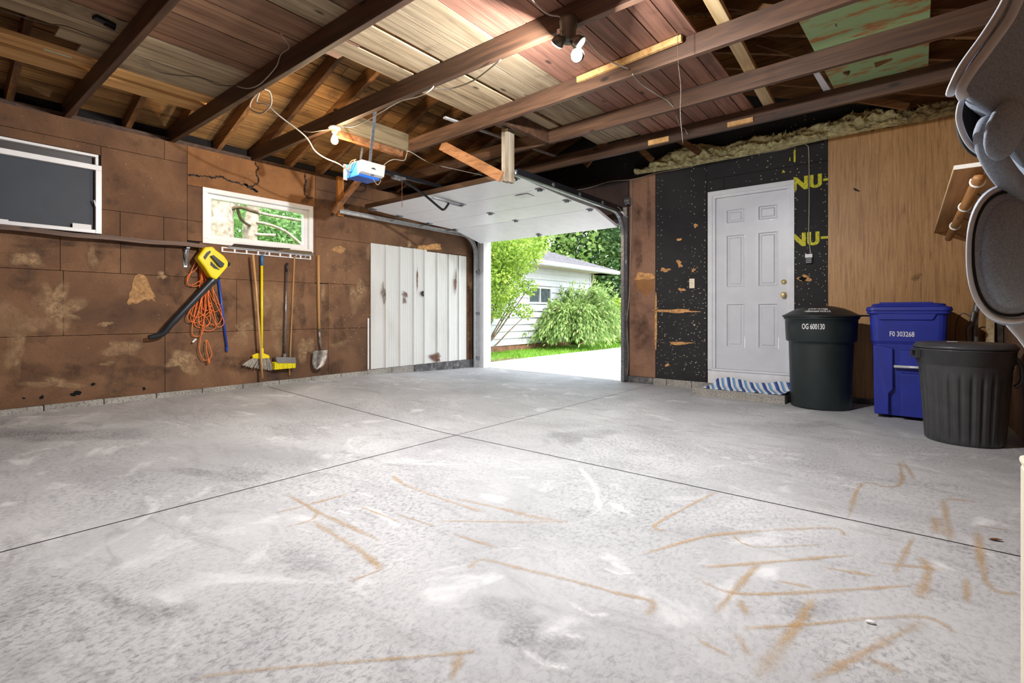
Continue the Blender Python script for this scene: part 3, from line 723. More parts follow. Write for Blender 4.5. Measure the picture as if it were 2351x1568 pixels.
MB().box(-3.02, -2.965, 6.20, YF-.005, .03, 2.36).build('wall_angle', 'galv', tr_)
MB().beam((-2.96, 5.9, 2.31), (-2.965, 6.22, 2.22), .03, .004).build('brace_strip', 'galv_white', tr_)
MB().lathe([(.01,-.03),(.055,-.03),(.055,-.02),(.045,-.015),(.045,.015),(.055,.02),(.055,.03),(.01,.03)], 20, (-2.93, 6.17, 2.43), (1,0,0)).build('cable_drum', 'galv', tr_)
# jambs of the opening
jl = struct(MB().box(-5.715, OX0, YF-.02, YF+.17, 0.005, OZ).build('trim_1', 'white_paint', bevel=.003), 'white painted jamb at the left of the garage opening')
struct(MB().box(-5.79, -5.722, 6.19, YF+.0, .0, OZ+.02).build('trim_2', 'black_metal', bevel=.003), 'dark post in the corner beside the white jamb')
struct(MB().box(OX1-.005, -2.955, YF-.03, YF+.17, -.005, 2.70).build('trim_3', 'fibre_dark', bevel=.003), 'dark stained jamb at the right of the garage opening')
struct(MB().box(OX0, OX1, YF+.014, YF+.17, OZ-.002, OZ+.03).build('trim_4', 'fibre_dark'), 'dark header over the garage opening')
# ---- windows
def window(name, W, label, pane, opening=False):
    y0, y1, z0, z1 = W; o = thing(name, label, None, (XL, (y0+y1)/2, z0)); o['kind'] = 'structure'
    fw = .05
    for a in ((y0-.012, y1+.012, z1-fw+.012, z1+.012), (y0-.012, y1+.012, z0-.012, z0+fw-.012), (y0-.012, y0+fw-.012, z0+fw-.012, z1-fw+.012), (y1-fw+.012, y1+.012, z0+fw-.012, z1-fw+.012)):
        MB().box(XL-.1, XL+.014, *a).build('frame', 'window_white', o, bevel=.003)
    y0 += .038; y1 -= .038; z0 += .038; z1 -= .038; fw = .05
    if not opening: return o, (y0, y1, z0, z1)
    for a in ((y0, y1, z1-fw, z1), (y0, y1, z0, z0+fw), (y0, y0+fw, z0+fw, z1-fw), (y1-fw, y1, z0+fw, z1-fw)):
        MB().box(XL-.09, XL-.035, *a).build('sash', 'window_white', o, bevel=.003)
    MB().box(XL-.064, XL-.060, y0+fw-.004, y1-fw+.004, z0+fw-.004, z1-fw+.004).build('pane', pane, o)
    return o, (y0, y1, z0, z1)
w2o, _q = window('window_2', W2, 'white framed window onto trees above the tool rack', 'glass', True)
w1o = thing('window_1', 'white framed slider window with a dark covered pane', None, (XL, .6, 1.66)); w1o['kind'] = 'structure'
for a in ((-.03, 1.20, 2.352, 2.375), (1.178, 1.20, 2.28, 2.352), (-.03, .0, 1.66, 2.352)): MB().box(XL-.09, XL+.012, *a).build('frame', 'window_white', w1o, bevel=.003)
MB().box(XL-.05, XL-.04, .0, 1.178, 2.28, 2.352).build('upper_pane', 'dark_pane_upper', w1o)
for a in ((.0, 1.222, 2.232, 2.278), (1.178, 1.222, 1.655, 2.232), (.0, 1.178, 1.655, 1.688)): MB().box(XL-.06, XL+.022, *a).build('sash', 'window_white', w1o, bevel=.003)
MB().box(XL-.03, XL-.02, .0, 1.178, 1.688, 2.232).build('pane', 'dark_pane', w1o)
MB().beam((XL+.016, 1.18, 1.90), (XL+.03, 1.165, 1.955), .008, .008).build('catch', 'window_white', w1o)
MB().box(XL-.02, XL+.0, .35, .62, 1.688, 1.70).build('slide_latch', 'galv_white', w1o)

# ================================================================ THINGS ON THE LEFT WALL
cd = tag(MB().box(XL+.006, XL+.010, 1.02, 1.15, 1.655, 1.73).build('paper_card', 'print_white'), 'blank white card standing on the sill of the dark window', 'card')
sh = thing('wall_shelf', 'narrow dark wooden ledge under the dark window', 'shelf', (XL, .6, 1.60))
mb = MB(); n_ = 14; Y0, Y1 = YB+.02, 2.06
def ledge(u, v):
    Y = Y0 + (Y1-Y0)*u; a = 2*math.pi*v; return (XL+.052+.048*max(-1,min(1,1.5*math.cos(a))), Y, 1.620+.02*max(-1,min(1,1.5*math.sin(a))) + .004*math.sin(Y*4)+.004*math.sin(Y*11))
mb.grid(ledge, 30, 16, flip=False); mb.add([ledge(1, k/16) for k in range(16)], [tuple(range(16))])
mb.build('ledge', 'shelf_dark', sh)
MB().box(XL+.003, XL+.01, 1.885, 1.915, 1.40, 1.60).box(XL+.003, XL+.09, 1.885, 1.915, 1.592, 1.598).beam((XL+.008, 1.9, 1.42), (XL+.085, 1.9, 1.59), .006, .02, (0,1,0)).build('bracket', 'galv', sh)
rk = thing('tool_rack', 'white slotted tool rail under the window onto trees', 'rack', (XL, 2.75, 1.58))
rl = MB()
rl.box(XL+.002, XL+.012, 2.24, 3.27, 1.634, 1.646); rl.box(XL+.002, XL+.012, 2.24, 3.27, 1.592, 1.602)
for i in range(9):
    y = 2.24 + i*.1265; rl.box(XL+.002, XL+.012, y, y+.018, 1.602, 1.634)
rl.box(XL+.002, XL+.05, 2.30, 3.28, 1.647, 1.650); rl.build('rail', 'white_paint', rk)
for i, y in enumerate((2.60, 2.685, 2.97, 3.05, 3.17)):
    MB().tube([(XL+.012, y, 1.61), (XL+.05, y, 1.605), (XL+.062, y, 1.615), (XL+.064, y, 1.63)], .004, 6).build('peg', 'white_paint', rk)
tag(MB().prism([(XL+.018, 2.33, 1.651), (XL+.018, 2.36, 1.69), (XL+.018, 2.75, 1.694), (XL+.018, 3.0, 1.702), (XL+.018, 2.96, 1.684), (XL+.018, 2.79, 1.651)], (.03, 0, 0)).build('bark_strip', 'bark_board', bevel=.006), 'dark weathered wood strip lying on the tool rail', 'board')
tag(MB().prism([(XL+.018, 2.80, 1.651), (XL+.018, 2.92, 1.686), (XL+.018, 3.25, 1.688), (XL+.018, 3.28, 1.651)], (.045, 0, 0)).build('rough_board', 'grey_plank', bevel=.005), 'rough grey-brown board on the right end of the tool rail', 'board')
# leaf blower
bw = thing('leaf_blower', 'yellow and black leaf blower hung on the brown wall', 'leaf blower', onX(470, 566, XL+.1))
LB = lambda x, y, o=.19: onX(x, y, XL+o)
out = [(453,592),(471,567),(490,566),(497,574),(503,578),(516,588),(525,601),(524,612),(514,624),(497,643),(484,636),(470,614)]
body = MB().prism([LB(x, y, .17) for x, y in out], (-.11, 0, 0)).build('body', 'yellow_plastic', bw, bevel=.018)
for pl, m, nm in (([(467,590),(474,580),(482,575),(484,579),(478,586),(471,596)], 'blower_black', 'front_vent'), ([(482,588),(488,586),(513,606),(509,614),(502,612)], 'blower_black', 'handle_inlay'), ([(484,600),(494,610),(505,620),(492,616),(483,608)], 'blower_black', 'scuffed_grille')):
    MB().prism([LB(x, y, .172) for x, y in pl], (.006 if nm != 'handle_inlay' else .03, 0, 0)).build(nm, m, body, bevel=.002)
MB().tube([LB(520,604,.11), LB(527,608,.11)], .02, 10).build('power_inlet', 'blower_black', body)
nz = bezier([LB(491,640,.11), LB(455,678,.12), LB(420,715,.12), LB(392,744,.11), LB(372,766,.09), LB(340,775,.07)], 6)
MB().tube(nz, [.040 - .012*(i/len(nz)) if i < len(nz)*.75 else .031 - .012*(i/len(nz)-.75)*4 for i in range(len(nz))], 16).build('nozzle', 'blower_black', bw, smooth=True)
MB().tube([LB(497,634,.11), LB(484,648,.11)], .043, 16).build('collar', 'blower_black', bw)
# orange extension cord, a hank hung behind the blower
ec = thing('extension_cord', 'tangled orange extension cord hanging behind the yellow blower', 'cord', onX(462, 570, XL+.03))
rd = random.Random(11); path = []
top = onX(464, 574, XL+.035)
for k in range(13):
    bx = rd.uniform(440, 505); by = rd.uniform(712, 778); o1 = rd.uniform(.015, .06); sd = rd.choice((-1, 1)); wdt = rd.uniform(8, 20)
    t0 = onX(462 + rd.uniform(-6, 8), 572 + rd.uniform(-3, 6), XL+o1)
    pts = [t0, onX(468 + rd.uniform(-12, 12), 640, XL+o1), onX((468+bx)/2 - wdt*.6, 690, XL+o1+rd.uniform(-.01,.01)), onX(bx - wdt, by - 12, XL+o1), onX(bx, by, XL+o1), onX(bx + wdt, by - 14, XL+o1), onX((472+bx)/2 + wdt*.5, 690, XL+o1), onX(474 + rd.uniform(-10, 10), 636, XL+o1)]
    path += pts
path += [onX(466,575,XL+.05), onX(432,640,XL+.04), onX(436,655,XL+.04), onX(455,656,XL+.04), onX(470,640,XL+.04), onX(472,700,XL+.05), onX(460,780,XL+.05), onX(458,805,XL+.05), onX(466,824,XL+.05), onX(478,826,XL+.05), onX(486,812,XL+.05), onX(474,780,XL+.05), onX(474,800,XL+.055), onX(479,826,XL+.055)]
MB().tube(bezier(path, 6), .0046, 6).build('cord', 'orange_cord', ec, smooth=True)
lp = [onX(*q, XL+.05) for q in ((484,655),(500,690),(509,720),(506,738),(494,746),(482,742),(476,730))]
MB().tube(bezier(lp, 6), .0046, 6).build('loose_loop', 'orange_cord', ec, smooth=True)
lp = [onX(*q, XL+.05) for q in ((466,640),(440,655),(430,648),(432,632),(448,620),(458,606))]
MB().tube(bezier(lp, 6), .0046, 6).build('loose_loop', 'orange_cord', ec, smooth=True)
MB().tube([onX(478,824,XL+.055), onX(480,833,XL+.055)], .011, 8).build('plug', 'orange_cord', ec)
MB().tube([onX(450,778,XL+.03), onX(442,786,XL+.03)], .009, 8).build('socket_end', 'print_white', ec)
# poles and tools
def stick(px, o, r, n=10): return MB().tube([onX(x, y, XL+o) for x, y in px], r, n)
pb = thing('blue_pole', 'bare blue metal pole leaning behind the orange cord', 'pole', onX(521, 805, XL+.03))
stick([(500,628),(521,800)], .016, .013).build('shaft', 'blue_handle', pb, smooth=True); stick([(520.6,797),(521.2,806)], .016, .0145).build('end_cap', 'blue_handle', pb)
tag(stick([(581,584),(590,690),(598,800),(602,868)], .10, .0125).build('wooden_pole', 'handle_wood', smooth=True), 'plain wooden pole crossing in front of the yellow broom', 'pole')
bm = thing('broom', 'yellow broom with blue grip and flared grey bristles', 'broom', onX(590, 848, XL+.05))
stick([(601,608),(601,822)], .045, .0135).build('handle', 'yellow_plastic', bm, smooth=True); stick([(601,585),(601,610)], .045, .0145).build('grip', 'blue_grip', bm, smooth=True)
MB().prism([onX(x, y, XL+.065) for x, y in ((580,816),(592,811),(606,811),(618,816),(620,822),(600,824),(581,823))], (-.04, 0, 0)).build('cap', 'yellow_plastic', bm, bevel=.006)
stick([(601,800),(601,816)], .045, .02).build('socket', 'yellow_plastic', bm)
mb = MB(); rd = random.Random(3)
for i in range(150):
    u = rd.random(); a = onX(581 + 37*u, 822, XL+.045+rd.uniform(-.018,.018)); e_ = onX(557 + 70*u + rd.uniform(-2,2), 836 + 14*u**.5 + rd.uniform(-1.5,1.5), XL+.045+rd.uniform(-.03,.03))
    mb.tube([a, (a+e_)/2 + Vector((0,0,.004)), e_], .0022, 4)
mb.build('bristles', 'bristle_grey', bm, kind='stuff')
pbm = thing('scrub_brush', 'long-handled scrub brush with grey head and yellow bristles', 'brush', onX(648, 848, XL+.05))
stick([(658,622),(653,822)], .05, .0115).build('handle', 'steel', pbm, smooth=True); stick([(658.6,604),(658,624)], .05, .0135).build('grip', 'blower_black', pbm, smooth=True)
c0, c1 = onX(627, 820, XL+.1), onX(672, 821, XL+.1)
MB().prism([onX(x, y, XL+.03) for x, y in ((626,819),(671,820),(673,833),(629,833))], (.075, 0, 0)).build('head', 'brush_grey', pbm, bevel=.004)
stick([(653.5,812),(652,826)], .07, .018).build('socket', 'brush_grey', pbm)
mb = MB(); a, b = onX(624, 833, XL+.03), onX(672, 834, XL+.03)
for i in range(26):
    for j in range(4):
        y_ = a.y + (b.y-a.y)*(i+.5)/26 ; x_ = XL+.035 + .02*j; zt_ = a.z+.01; mb.tube([(x_, y_, zt_), (x_+.002*(j-1.5), y_+random.uniform(-.003,.003), zt_-.085)], .0045, 5)
mb.build('bristles', 'bristle_yellow', pbm, kind='stuff')
tag(stick([(676,588),(671,700),(664,862)], .013, .0095).build('wooden_dowel', 'handle_wood', smooth=True), 'thin pale wooden stick behind the scrub brush', 'pole')
sv = thing('shovel', 'wooden-handled round point shovel beside the white metal sheets', 'shovel', onX(732, 850, XL+.04))
stick([(731,586),(731,680),(733,770)], .04, .016).build('handle', 'handle_wood', sv, smooth=True)
stick([(732.5,755),(733,775),(735,792),(737,806)], .04, [.018,.018,.015,.01]).build('socket', 'shovel_steel', sv, smooth=True)
c_ = onX(732, 826, XL+.05)
def blade(u, v):
    wv = .108*(1-(v**2.6))**.5*(1-.12*(1-v)); s_ = (u-.5)*2
    p = Vector((XL+.045 + .028*s_*s_ + .02*v, c_.y + s_*wv + .01 - .05*v, c_.z+.115 - .235*v)); return p
mb = MB().grid(blade, 12, 14); mb.grid(lambda u, v: blade(u, v) + Vector((.003, 0, 0)), 12, 14, True); mb.build('blade', 'shovel_steel', sv, smooth=True)
# corrugated white sheets
def sheet(name, y0, y1, z0, z1, off, label, ribs):
    mb = MB(); yy = []; s = 0
    y = y0; prof_ = [(y0, 0)]
    for rb in ribs:
        prof_ += [(rb-.026, 0), (rb-.017, .022), (rb+.017, .022), (rb+.026, 0)]
        for k_ in (.06, .10, .14, .18): 
            if rb + k_ + .02 < y1 and all(abs(rb+k_-q) > .035 for q in ribs): prof_ += [(rb+k_-.008, 0), (rb+k_, .004), (rb+k_+.008, 0)]
    prof_ = sorted(q for q in prof_ if y0 <= q[0] <= y1) + [(y1, 0)]
    vs = []; fs = []
    for i, (a, d) in enumerate(prof_):
        for dd in (0, .0012): vs += [(XL+off+d+dd, a, z0), (XL+off+d+dd, a, z1)]
        if i:
            p = (i-1)*4; q = i*4
            fs += [(p+2, q+2, q+3, p+3), (p, p+1, q+1, q), (p+1, p+3, q+3, q+1), (p, q, q+2, p+2)]
    fs += [(0, 2, 3, 1), (len(vs)-4, len(vs)-3, len(vs)-1, len(vs)-2)]
    o = tag(mb.add(vs, fs).build(name, 'sheet_metal'), label, 'metal sheet'); return o
s1 = sheet('ribbed_metal_sheet', 4.145, 5.165, .158, 1.897, .008, 'taller white ribbed metal sheet with rust spots on the wall', [4.40, 4.655, 4.91, 5.12])
s2 = sheet('ribbed_metal_sheet', 5.15, 6.035, .158, 1.878, .0105, 'right-hand white ribbed metal sheet in the wall corner', [5.38, 5.63, 5.86])
for px, py, rx, ry, pr in ((880,668,5,16,s1),(883,685,3,12,s1),(930,676,7,6,s1),(929,690,4,8,s1),(1046,650,2.5,26,s2),(970,674,3,5,s1),(1000,820,14,8,s2),(958,640,1.5,30,s1)):
    decal('rust_spot', blob(lambda x, y: onX(x, y, XL+.034), px, py, rx*1.2, ry*1.2, int(px), 20, .3), 'rust_metal' if px != 970 else 'drip', pr, (.0008, 0, 0))
tag(MB().box(XL+.003, XL+.012, 4.095, 4.118, .16, .86).build('white_strip', 'white_paint'), 'narrow white strip leaning left of the ribbed sheets', 'strip')

# ================================================================ THINGS ON THE FRONT WALL
sp = thing('light_switch', 'cream light switch on the black wall beside the white door', 'switch', onY(1589, 650, YF))
a, b = onY(1583, 662, YF), onY(1595, 639.5, YF)
MB().box(a.x, b.x, YF-.009, YF-.002, a.z, b.z).build('plate', 'ceramic', sp, bevel=.002); MB().box((a.x+b.x)/2-.005, (a.x+b.x)/2+.005, YF-.02, YF-.009, (a.z+b.z)/2-.012, (a.z+b.z)/2+.012).build('toggle', 'ceramic', sp)
kp = thing('opener_keypad', 'small black and white opener button hung right of the door', 'wall button', onY(1857, 595, YF))
a, b = onY(1849, 606, YF), onY(1866, 583, YF); zm = a.z + (b.z-a.z)*.62
MB().box(a.x, b.x, YF-.025, YF-.002, a.z, zm).build('case', 'print_black', kp, bevel=.003); MB().box(a.x, b.x, YF-.027, YF-.002, zm, b.z).build('button', 'print_white', kp, bevel=.003)
for i in range(3): MB().box(a.x+.01, b.x-.012, YF-.0262, YF-.025, a.z+.012+i*.018, a.z+.018+i*.018).build('print_line', 'grey_tube', kp)
def cable(name, pts, r, m, label, n=6):
    return tag(MB().tube(bezier(pts, n), r, 6).build(name, m, smooth=True), label, 'cable')
cable('wall_cable', [onY(*q, YF-.008) for q in ((1312,438),(1350,432),(1400,417),(1452,412),(1505,398),(1560,388),(1640,370),(1740,353),(1800,343),(1838,331),(1852,333),(1857,350),(1858,450),(1857,540),(1860,572),(1862,583))], .0055, 'cable_white', 'white cable stapled along the top of the black wall down to the button')
cable('wall_cable', [onY(*q, YF-.04) for q in ((1449,412),(1450,500),(1447,600),(1444,690),(1439,740),(1442,800),(1441,850),(1436,872))], .005, 'cable_white', 'white cable hanging beside the right door track')
# insulation batts along the top of the front wall
def batt(px, base, topy, label, m, seed, yo):
    rd = random.Random(seed); bs = [onY(*q, YF-.03) for q in base]; tp_ = [onY(*q, YF-.03) for q in topy]
    def interp(arr, u):
        f = u*(len(arr)-1); i = min(int(f), len(arr)-2); return arr[i].lerp(arr[i+1], f-i)
    def fn(u, v):
        a, b = interp(bs, u), interp(tp_, u)
        th = math.sin(math.pi*min(max(v,0),1))**.7
        p = a.lerp(b, .5 - .5*math.cos(math.pi*v)); 
        nn = noise.fractal(Vector((p.x*9+seed, v*4, p.z*9)), 1.0, 2.0, 5)
        return (p.x + .02*noise.noise(Vector((p.x*20, v*5, seed))), YF-.012 - (yo*th*(1+.7*nn)) , p.z + .035*nn*th)
    mb = MB().grid(fn, 110, 26, True)
    # loose tufts of fibre
    for i in range(420):
        u, v = rd.random(), rd.uniform(.12, .95); p = Vector(fn(u, v)); d = Vector((rd.uniform(-1,1), rd.uniform(-.9,-.1), rd.uniform(-.6,.8)))*rd.uniform(.01,.05)
        sd = d.cross(Vector((rd.random(), rd.random(), rd.random()))).normalized()*rd.uniform(.002,.006)
        mb.add([p-sd, p+sd, p+d], [(0,1,2)])
    return tag(mb.build('insulation_batt', m, smooth=True), label, 'insulation')
batt(0, [(1462,400),(1560,385),(1690,362),(1800,340)], [(1465,396),(1520,365),(1570,338),(1610,330),(1665,338),(1720,318),(1800,306)], 'pale yellow insulation batt lying over the doorway wall', 'insulation', 2, .10)
batt(0, [(1780,345),(1900,318),(2000,298),(2080,283)], [(1780,318),(1840,296),(1905,282),(1960,262),(2000,255),(2080,262)], 'yellow-green insulation batt bulging above the plywood edge', 'insulation', 5, .12)
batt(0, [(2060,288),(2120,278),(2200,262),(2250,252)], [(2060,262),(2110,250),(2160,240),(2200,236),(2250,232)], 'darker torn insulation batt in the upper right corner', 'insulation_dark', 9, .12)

# ================================================================ STEP, MAT, BINS
tag(MB().box(-1.925, -.985, 5.70, YF-.03, -.01, .085).build('concrete_step', 'block', bevel=.006), 'low concrete step under the white door', 'step')
def matf(u, v, up=0):
    x = -1.80 + .83*u; y = 5.72 + .46*v
    z = .0875 + .006*math.sin(u*30+v*3)*(.3+.7*abs(v-.5)) + .075*max(0, v-.6)/.4*(.75+.25*math.sin(u*9)) + up
    if u > .93: z += .02*(u-.93)/.07
    return (x + .03*(v-.5), y, z)
mb = MB().grid(lambda u, v: matf(u, v, .009), 60, 12); mb.grid(lambda u, v: matf(u, v, .001), 60, 12, True)
for e_ in (0, 1):
    for k in range(60):
        a, b = k/60, (k+1)/60; q = [matf(a, e_, .001), matf(b, e_, .001), matf(b, e_, .009), matf(a, e_, .009)]; mb.add(q, [(0,1,2,3) if e_ == 0 else (3,2,1,0)])
tag(mb.build('door_mat', 'striped_mat'), 'blue and white striped mat on the concrete step', 'mat')

def text_pts(body, size, font_scale=1.0):
    cu = bpy.data.curves.new('txt', 'FONT'); cu.body = body; cu.size = size; cu.align_x = 'CENTER'; cu.align_y = 'CENTER'; cu.resolution_u = 3; cu.offset = size*.012
    ob = bpy.data.objects.new('txt', cu); C.objects.link(ob)
    bpy.context.view_layer.update()
    me = bpy.data.meshes.new_from_object(ob.evaluated_get(bpy.context.evaluated_depsgraph_get()))
    vs = [v.co.copy() for v in me.vertices]; fs = [tuple(p.vertices) for p in me.polygons]
    bpy.data.objects.remove(ob); bpy.data.curves.remove(cu); bpy.data.meshes.remove(me); return vs, fs
# ---- round green-black can
gc = Vector((-.686, 5.80, 0)); gb = thing('round_bin', 'round dark green trash bin with domed lid by the door', 'trash bin', gc)
MB().lathe([(.24, 0), (.258, .004), (.263, .02), (.278, .62), (.279, .645), (.297, .652), (.303, .66), (.310, .80), (.312, .868), (.322, .872), (.326, .885), (.322, .897), (.29, .9)], 64, gc).build('body', 'green_plastic', gb, smooth=True, bevel=0)
lid = MB().lathe([(.334, .893), (.338, .900), (.335, .908), (.31, .918), (.26, .948), (.2, .975), (.12, .996), (.05, 1.004), (.01, 1.005)], 64, gc).build('lid', 'lid_plastic', gb, smooth=True)
MB().prism([gc + Vector((.26, .02, .915)), gc + Vector((.405, .10, .912)), gc + Vector((.40, .17, .912)), gc + Vector((.24, .24, .915))], (0, 0, -.016)).build('lid_handle', 'lid_plastic', lid, bevel=.004)
def wrap(body, size, ctr, rad, phi, z, mat_, parent, taper=0.0):
    vs, fs = text_pts(body, size); out_ = []
    for v in vs:
        a = phi + v.x*.56/rad; out_.append(ctr + Vector((math.cos(a)*rad, math.sin(a)*rad, z + v.y)))
    mb = MB(); mb.add(out_, fs); return mb.build('printed_number', mat_, parent)
ph = math.atan2(-gc.y, -gc.x)                      # towards the viewer
wrap('OG 600130', .072, gc, .3135, ph-.2, .80, 'print_white', gb)
for txt, rr, sz in (('www.wrsgp', .215, .034), ('rdlawnservice.cd', .262, .032)):
    vs, fs = text_pts(txt, sz); o_ = []
    for v in vs:
        r_ = rr - v.y*1.6; a = ph - .1 + v.x/rr; z_ = .918 + (.31-r_)*.6 if r_ > .26 else .948 + (.26-r_)*.46
        o_.append(gc + Vector((math.cos(a)*r_, math.sin(a)*r_, z_+.004)))
    MB().add(o_, fs).build('lid_print', 'print_white', lid)
# ---- blue wheeled cart
bc = Vector((-.005, 5.83, 0)); bb = thing('wheeled_cart', 'blue wheeled recycling cart with white stamped number', 'trash bin', bc)
def cart(z, w0, d0, rr=.06, n=5):
    pts = []
    for cx_, cy_, a0 in ((1, 1, 0), (-1, 1, 90), (-1, -1, 180), (1, -1, 270)):
        for k in range(n): 
            a = R(a0 + 90*k/(n-1)); pts.append(Vector((bc.x + cx_*(w0-rr) + rr*math.cos(a), bc.y + cy_*(d0-rr) + rr*math.sin(a), z)))
    return pts
rings = [cart(.02, .225, .255), cart(.10, .232, .262), cart(.655, .250, .285), cart(.685, .262, .298), cart(.92, .272, .312), cart(.925, .29, .33), cart(.948, .292, .332)]
mb = MB(); n = len(rings[0]); mb.add([p for r_ in rings for p in r_], [(i*n+k, i*n+(k+1) % n, (i+1)*n+(k+1) % n, (i+1)*n+k) for i in range(len(rings)-1) for k in range(n)] + [tuple(reversed(range(n))), tuple((len(rings)-1)*n+k for k in range(n))])
bd = mb.build('body', 'blue_plastic', bb, bevel=.006)
rings = [cart(.949, .296, .335), cart(.962, .298, .338), cart(.985, .292, .33), cart(.99, .262, .30), cart(1.012, .25, .285), cart(1.02, .20, .23), cart(1.026, .12, .14)]
mb = MB(); mb.add([p for r_ in rings for p in r_], [(i*n+k, i*n+(k+1) % n, (i+1)*n+(k+1) % n, (i+1)*n+k) for i in range(len(rings)-1) for k in range(n)] + [tuple(reversed(range(n))), tuple((len(rings)-1)*n+k for k in range(n))])
lid2 = mb.build('lid', 'blue_plastic', bb, bevel=.005)
MB().box(bc.x-.2, bc.x+.17, bc.y-.26, bc.y-.20, 1.005, 1.028).build('lid_rib', 'blue_plastic', lid2, bevel=.006)
yf = bc.y - .312
MB().prism([(bc.x-.2, yf+.012, .87), (bc.x+.17, yf+.012, .87), (bc.x+.2, yf+.012, .93), (bc.x-.215, yf+.012, .93)], (0, -.025, 0)).build('front_grip', 'blue_plastic', bb, bevel=.01)
MB().prism([(bc.x-.05, yf+.03, .03), (bc.x+.24, yf+.03, .03), (bc.x+.25, yf+.03, .40), (bc.x-.05, yf+.03, .40)], (0, -.035, 0)).build('front_pocket', 'blue_plastic', bb, bevel=.006)
MB().prism([(bc.x-.235, yf+.035, .03), (bc.x-.13, yf+.035, .03), (bc.x-.13, yf+.03, .22), (bc.x-.10, yf+.03, .26), (bc.x-.10, yf+.03, .62), (bc.x-.243, yf+.03, .64)], (0, -.03, 0)).build('corner_pad', 'blue_plastic', bb, bevel=.008)
MB().box(bc.x-.05, bc.x+.24, yf-.0, yf+.03, .47, .60).build('front_pocket', 'blue_plastic', bb, bevel=.006)
MB().tube([(bc.x-.095, yf-.001, .462), (bc.x+.24, yf-.001, .462)], .0125, 12).build('grab_bar', 'galv_white', bb, smooth=True)
vs, fs = text_pts('F0 303268', .062); MB().add([(bc.x-.04+v.x*.66, bc.y-.3145+(.92-(.745+v.y))*.055, .745+v.y) for v in vs], fs).build('printed_number', 'print_white', bb)
for sx in (-1, 1): MB().lathe([(.02,-.025),(.11,-.025),(.125,-.015),(.125,.015),(.11,.025),(.02,.025)], 24, (bc.x+sx*.185, bc.y+.235, .126), (1,0,0)).build('wheel', 'blower_black', bb)
# ---- fluted dark grey can
kc = Vector((.315, 4.885, 0)); kb = thing('fluted_can', 'dark grey fluted plastic trash can at the right wall', 'trash can', kc)
def flute(r, z, t):
    k_ = max(0, min(1, (z-.02)/.03))*max(0, min(1, (.50-z)/.05)); q = math.cos(t*26); return r - .011*k_*(max(0, q)**.5 if q > 0 else 0)
MB().lathe([(.18,0),(.212,.0),(.222,.012)] + [(.222+.034*i/14, .012+.518*i/14) for i in range(1, 15)] + [(.262,.55),(.262,.565),(.272,.572),(.276,.66),(.282,.664),(.282,.672),(.272,.674)], 208, kc, mod=flute).build('body', 'grey_plastic', kb, smooth=True)
lid3 = MB().lathe([(.286,.676),(.290,.682),(.288,.694),(.278,.700),(.272,.712),(.26,.716),(.2,.717),(.02,.718)], 64, kc).build('lid', 'grey_plastic', kb, smooth=True, bevel=0)
vw = Vector((-kc.x, -kc.y, 0)).normalized(); sdv = Vector((vw.y, -vw.x, 0))
lp_ = kc - sdv*.262 + vw*.085
if (kc - sdv*.262).x > kc.x: lp_ = kc + sdv*.262 + vw*.085
lh = (lp_ - kc); lh.z = 0; lh.normalize(); tg = Vector((-lh.y, lh.x, 0))
pz = kc + lh*.283 + Vector((0,0,.632))
for dz_ in (-.026, .026): MB().obox(pz + Vector((0,0,dz_)), tg*.062, lh*.014, Vector((0,0,.007))).build('lid_clamp', 'grey_plastic', lid3, bevel=.002)
for s_ in (-1, 1): MB().obox(pz + tg*.055*s_, tg*.008, lh*.014, Vector((0,0,.026))).build('lid_clamp', 'grey_plastic', lid3, bevel=.002)
MB().lathe([(.004,-.05),(.008,-.05),(.008,.05),(.004,.05)], 10, pz, tg).build('clamp_pin', 'black_metal', lid3)
rh = Vector((.28, -.16, 0)); MB().tube(bezier([kc+Vector((.262,-.05,.62)), kc+Vector((.29,-.06,.56)), kc+Vector((.29,-.06,.46)), kc+Vector((.258,-.05,.42))], 5), .014, 8).build('side_handle', 'grey_plastic', kb, smooth=True)
MB().obox(kc + Vector((-.06, .06, .7185)), (.03, 0, 0), (0, .02, 0), (0, 0, .001)).build('label_sticker', 'print_white', lid3)
# ---- bits standing in the corner behind the can
cg = thing('folded_frame', 'grey tube frame standing in the corner behind the grey can', 'frame', (.47, 5.9, 0))
MB().tube(bezier([(.47,5.92,.01),(.46,5.92,.6),(.455,5.92,.86),(.47,5.93,1.02)], 5), .022, 10).build('tube', 'grey_tube', cg, smooth=True)
MB().tube(bezier([(.415,5.86,.01),(.41,5.86,.6),(.405,5.86,.78),(.425,5.87,.83),(.445,5.88,.95)], 5), .014, 8).build('tube', 'grey_tube', cg, smooth=True)
cable('loose_wire', [(.335,5.95,.3),(.33,5.95,.75),(.345,5.95,.88),(.38,5.95,.93),(.43,5.96,.90)], .005, 'grey_tube', 'thin brown wire loop in the corner behind the grey can')
tag(MB().beam((.545,5.95,.0), (.56,6.0,.93), .055, .02, (0,1,0)).build('wood_slat', 'timber_cream', bevel=.003), 'short pale wood slat standing in the corner', 'wood slat')
tag(MB().box(.585, .645, 6.02, 6.2, -.0, .95).build('dark_offcut', 'bark_board', bevel=.004), 'dark board offcut standing in the far corner', 'board')
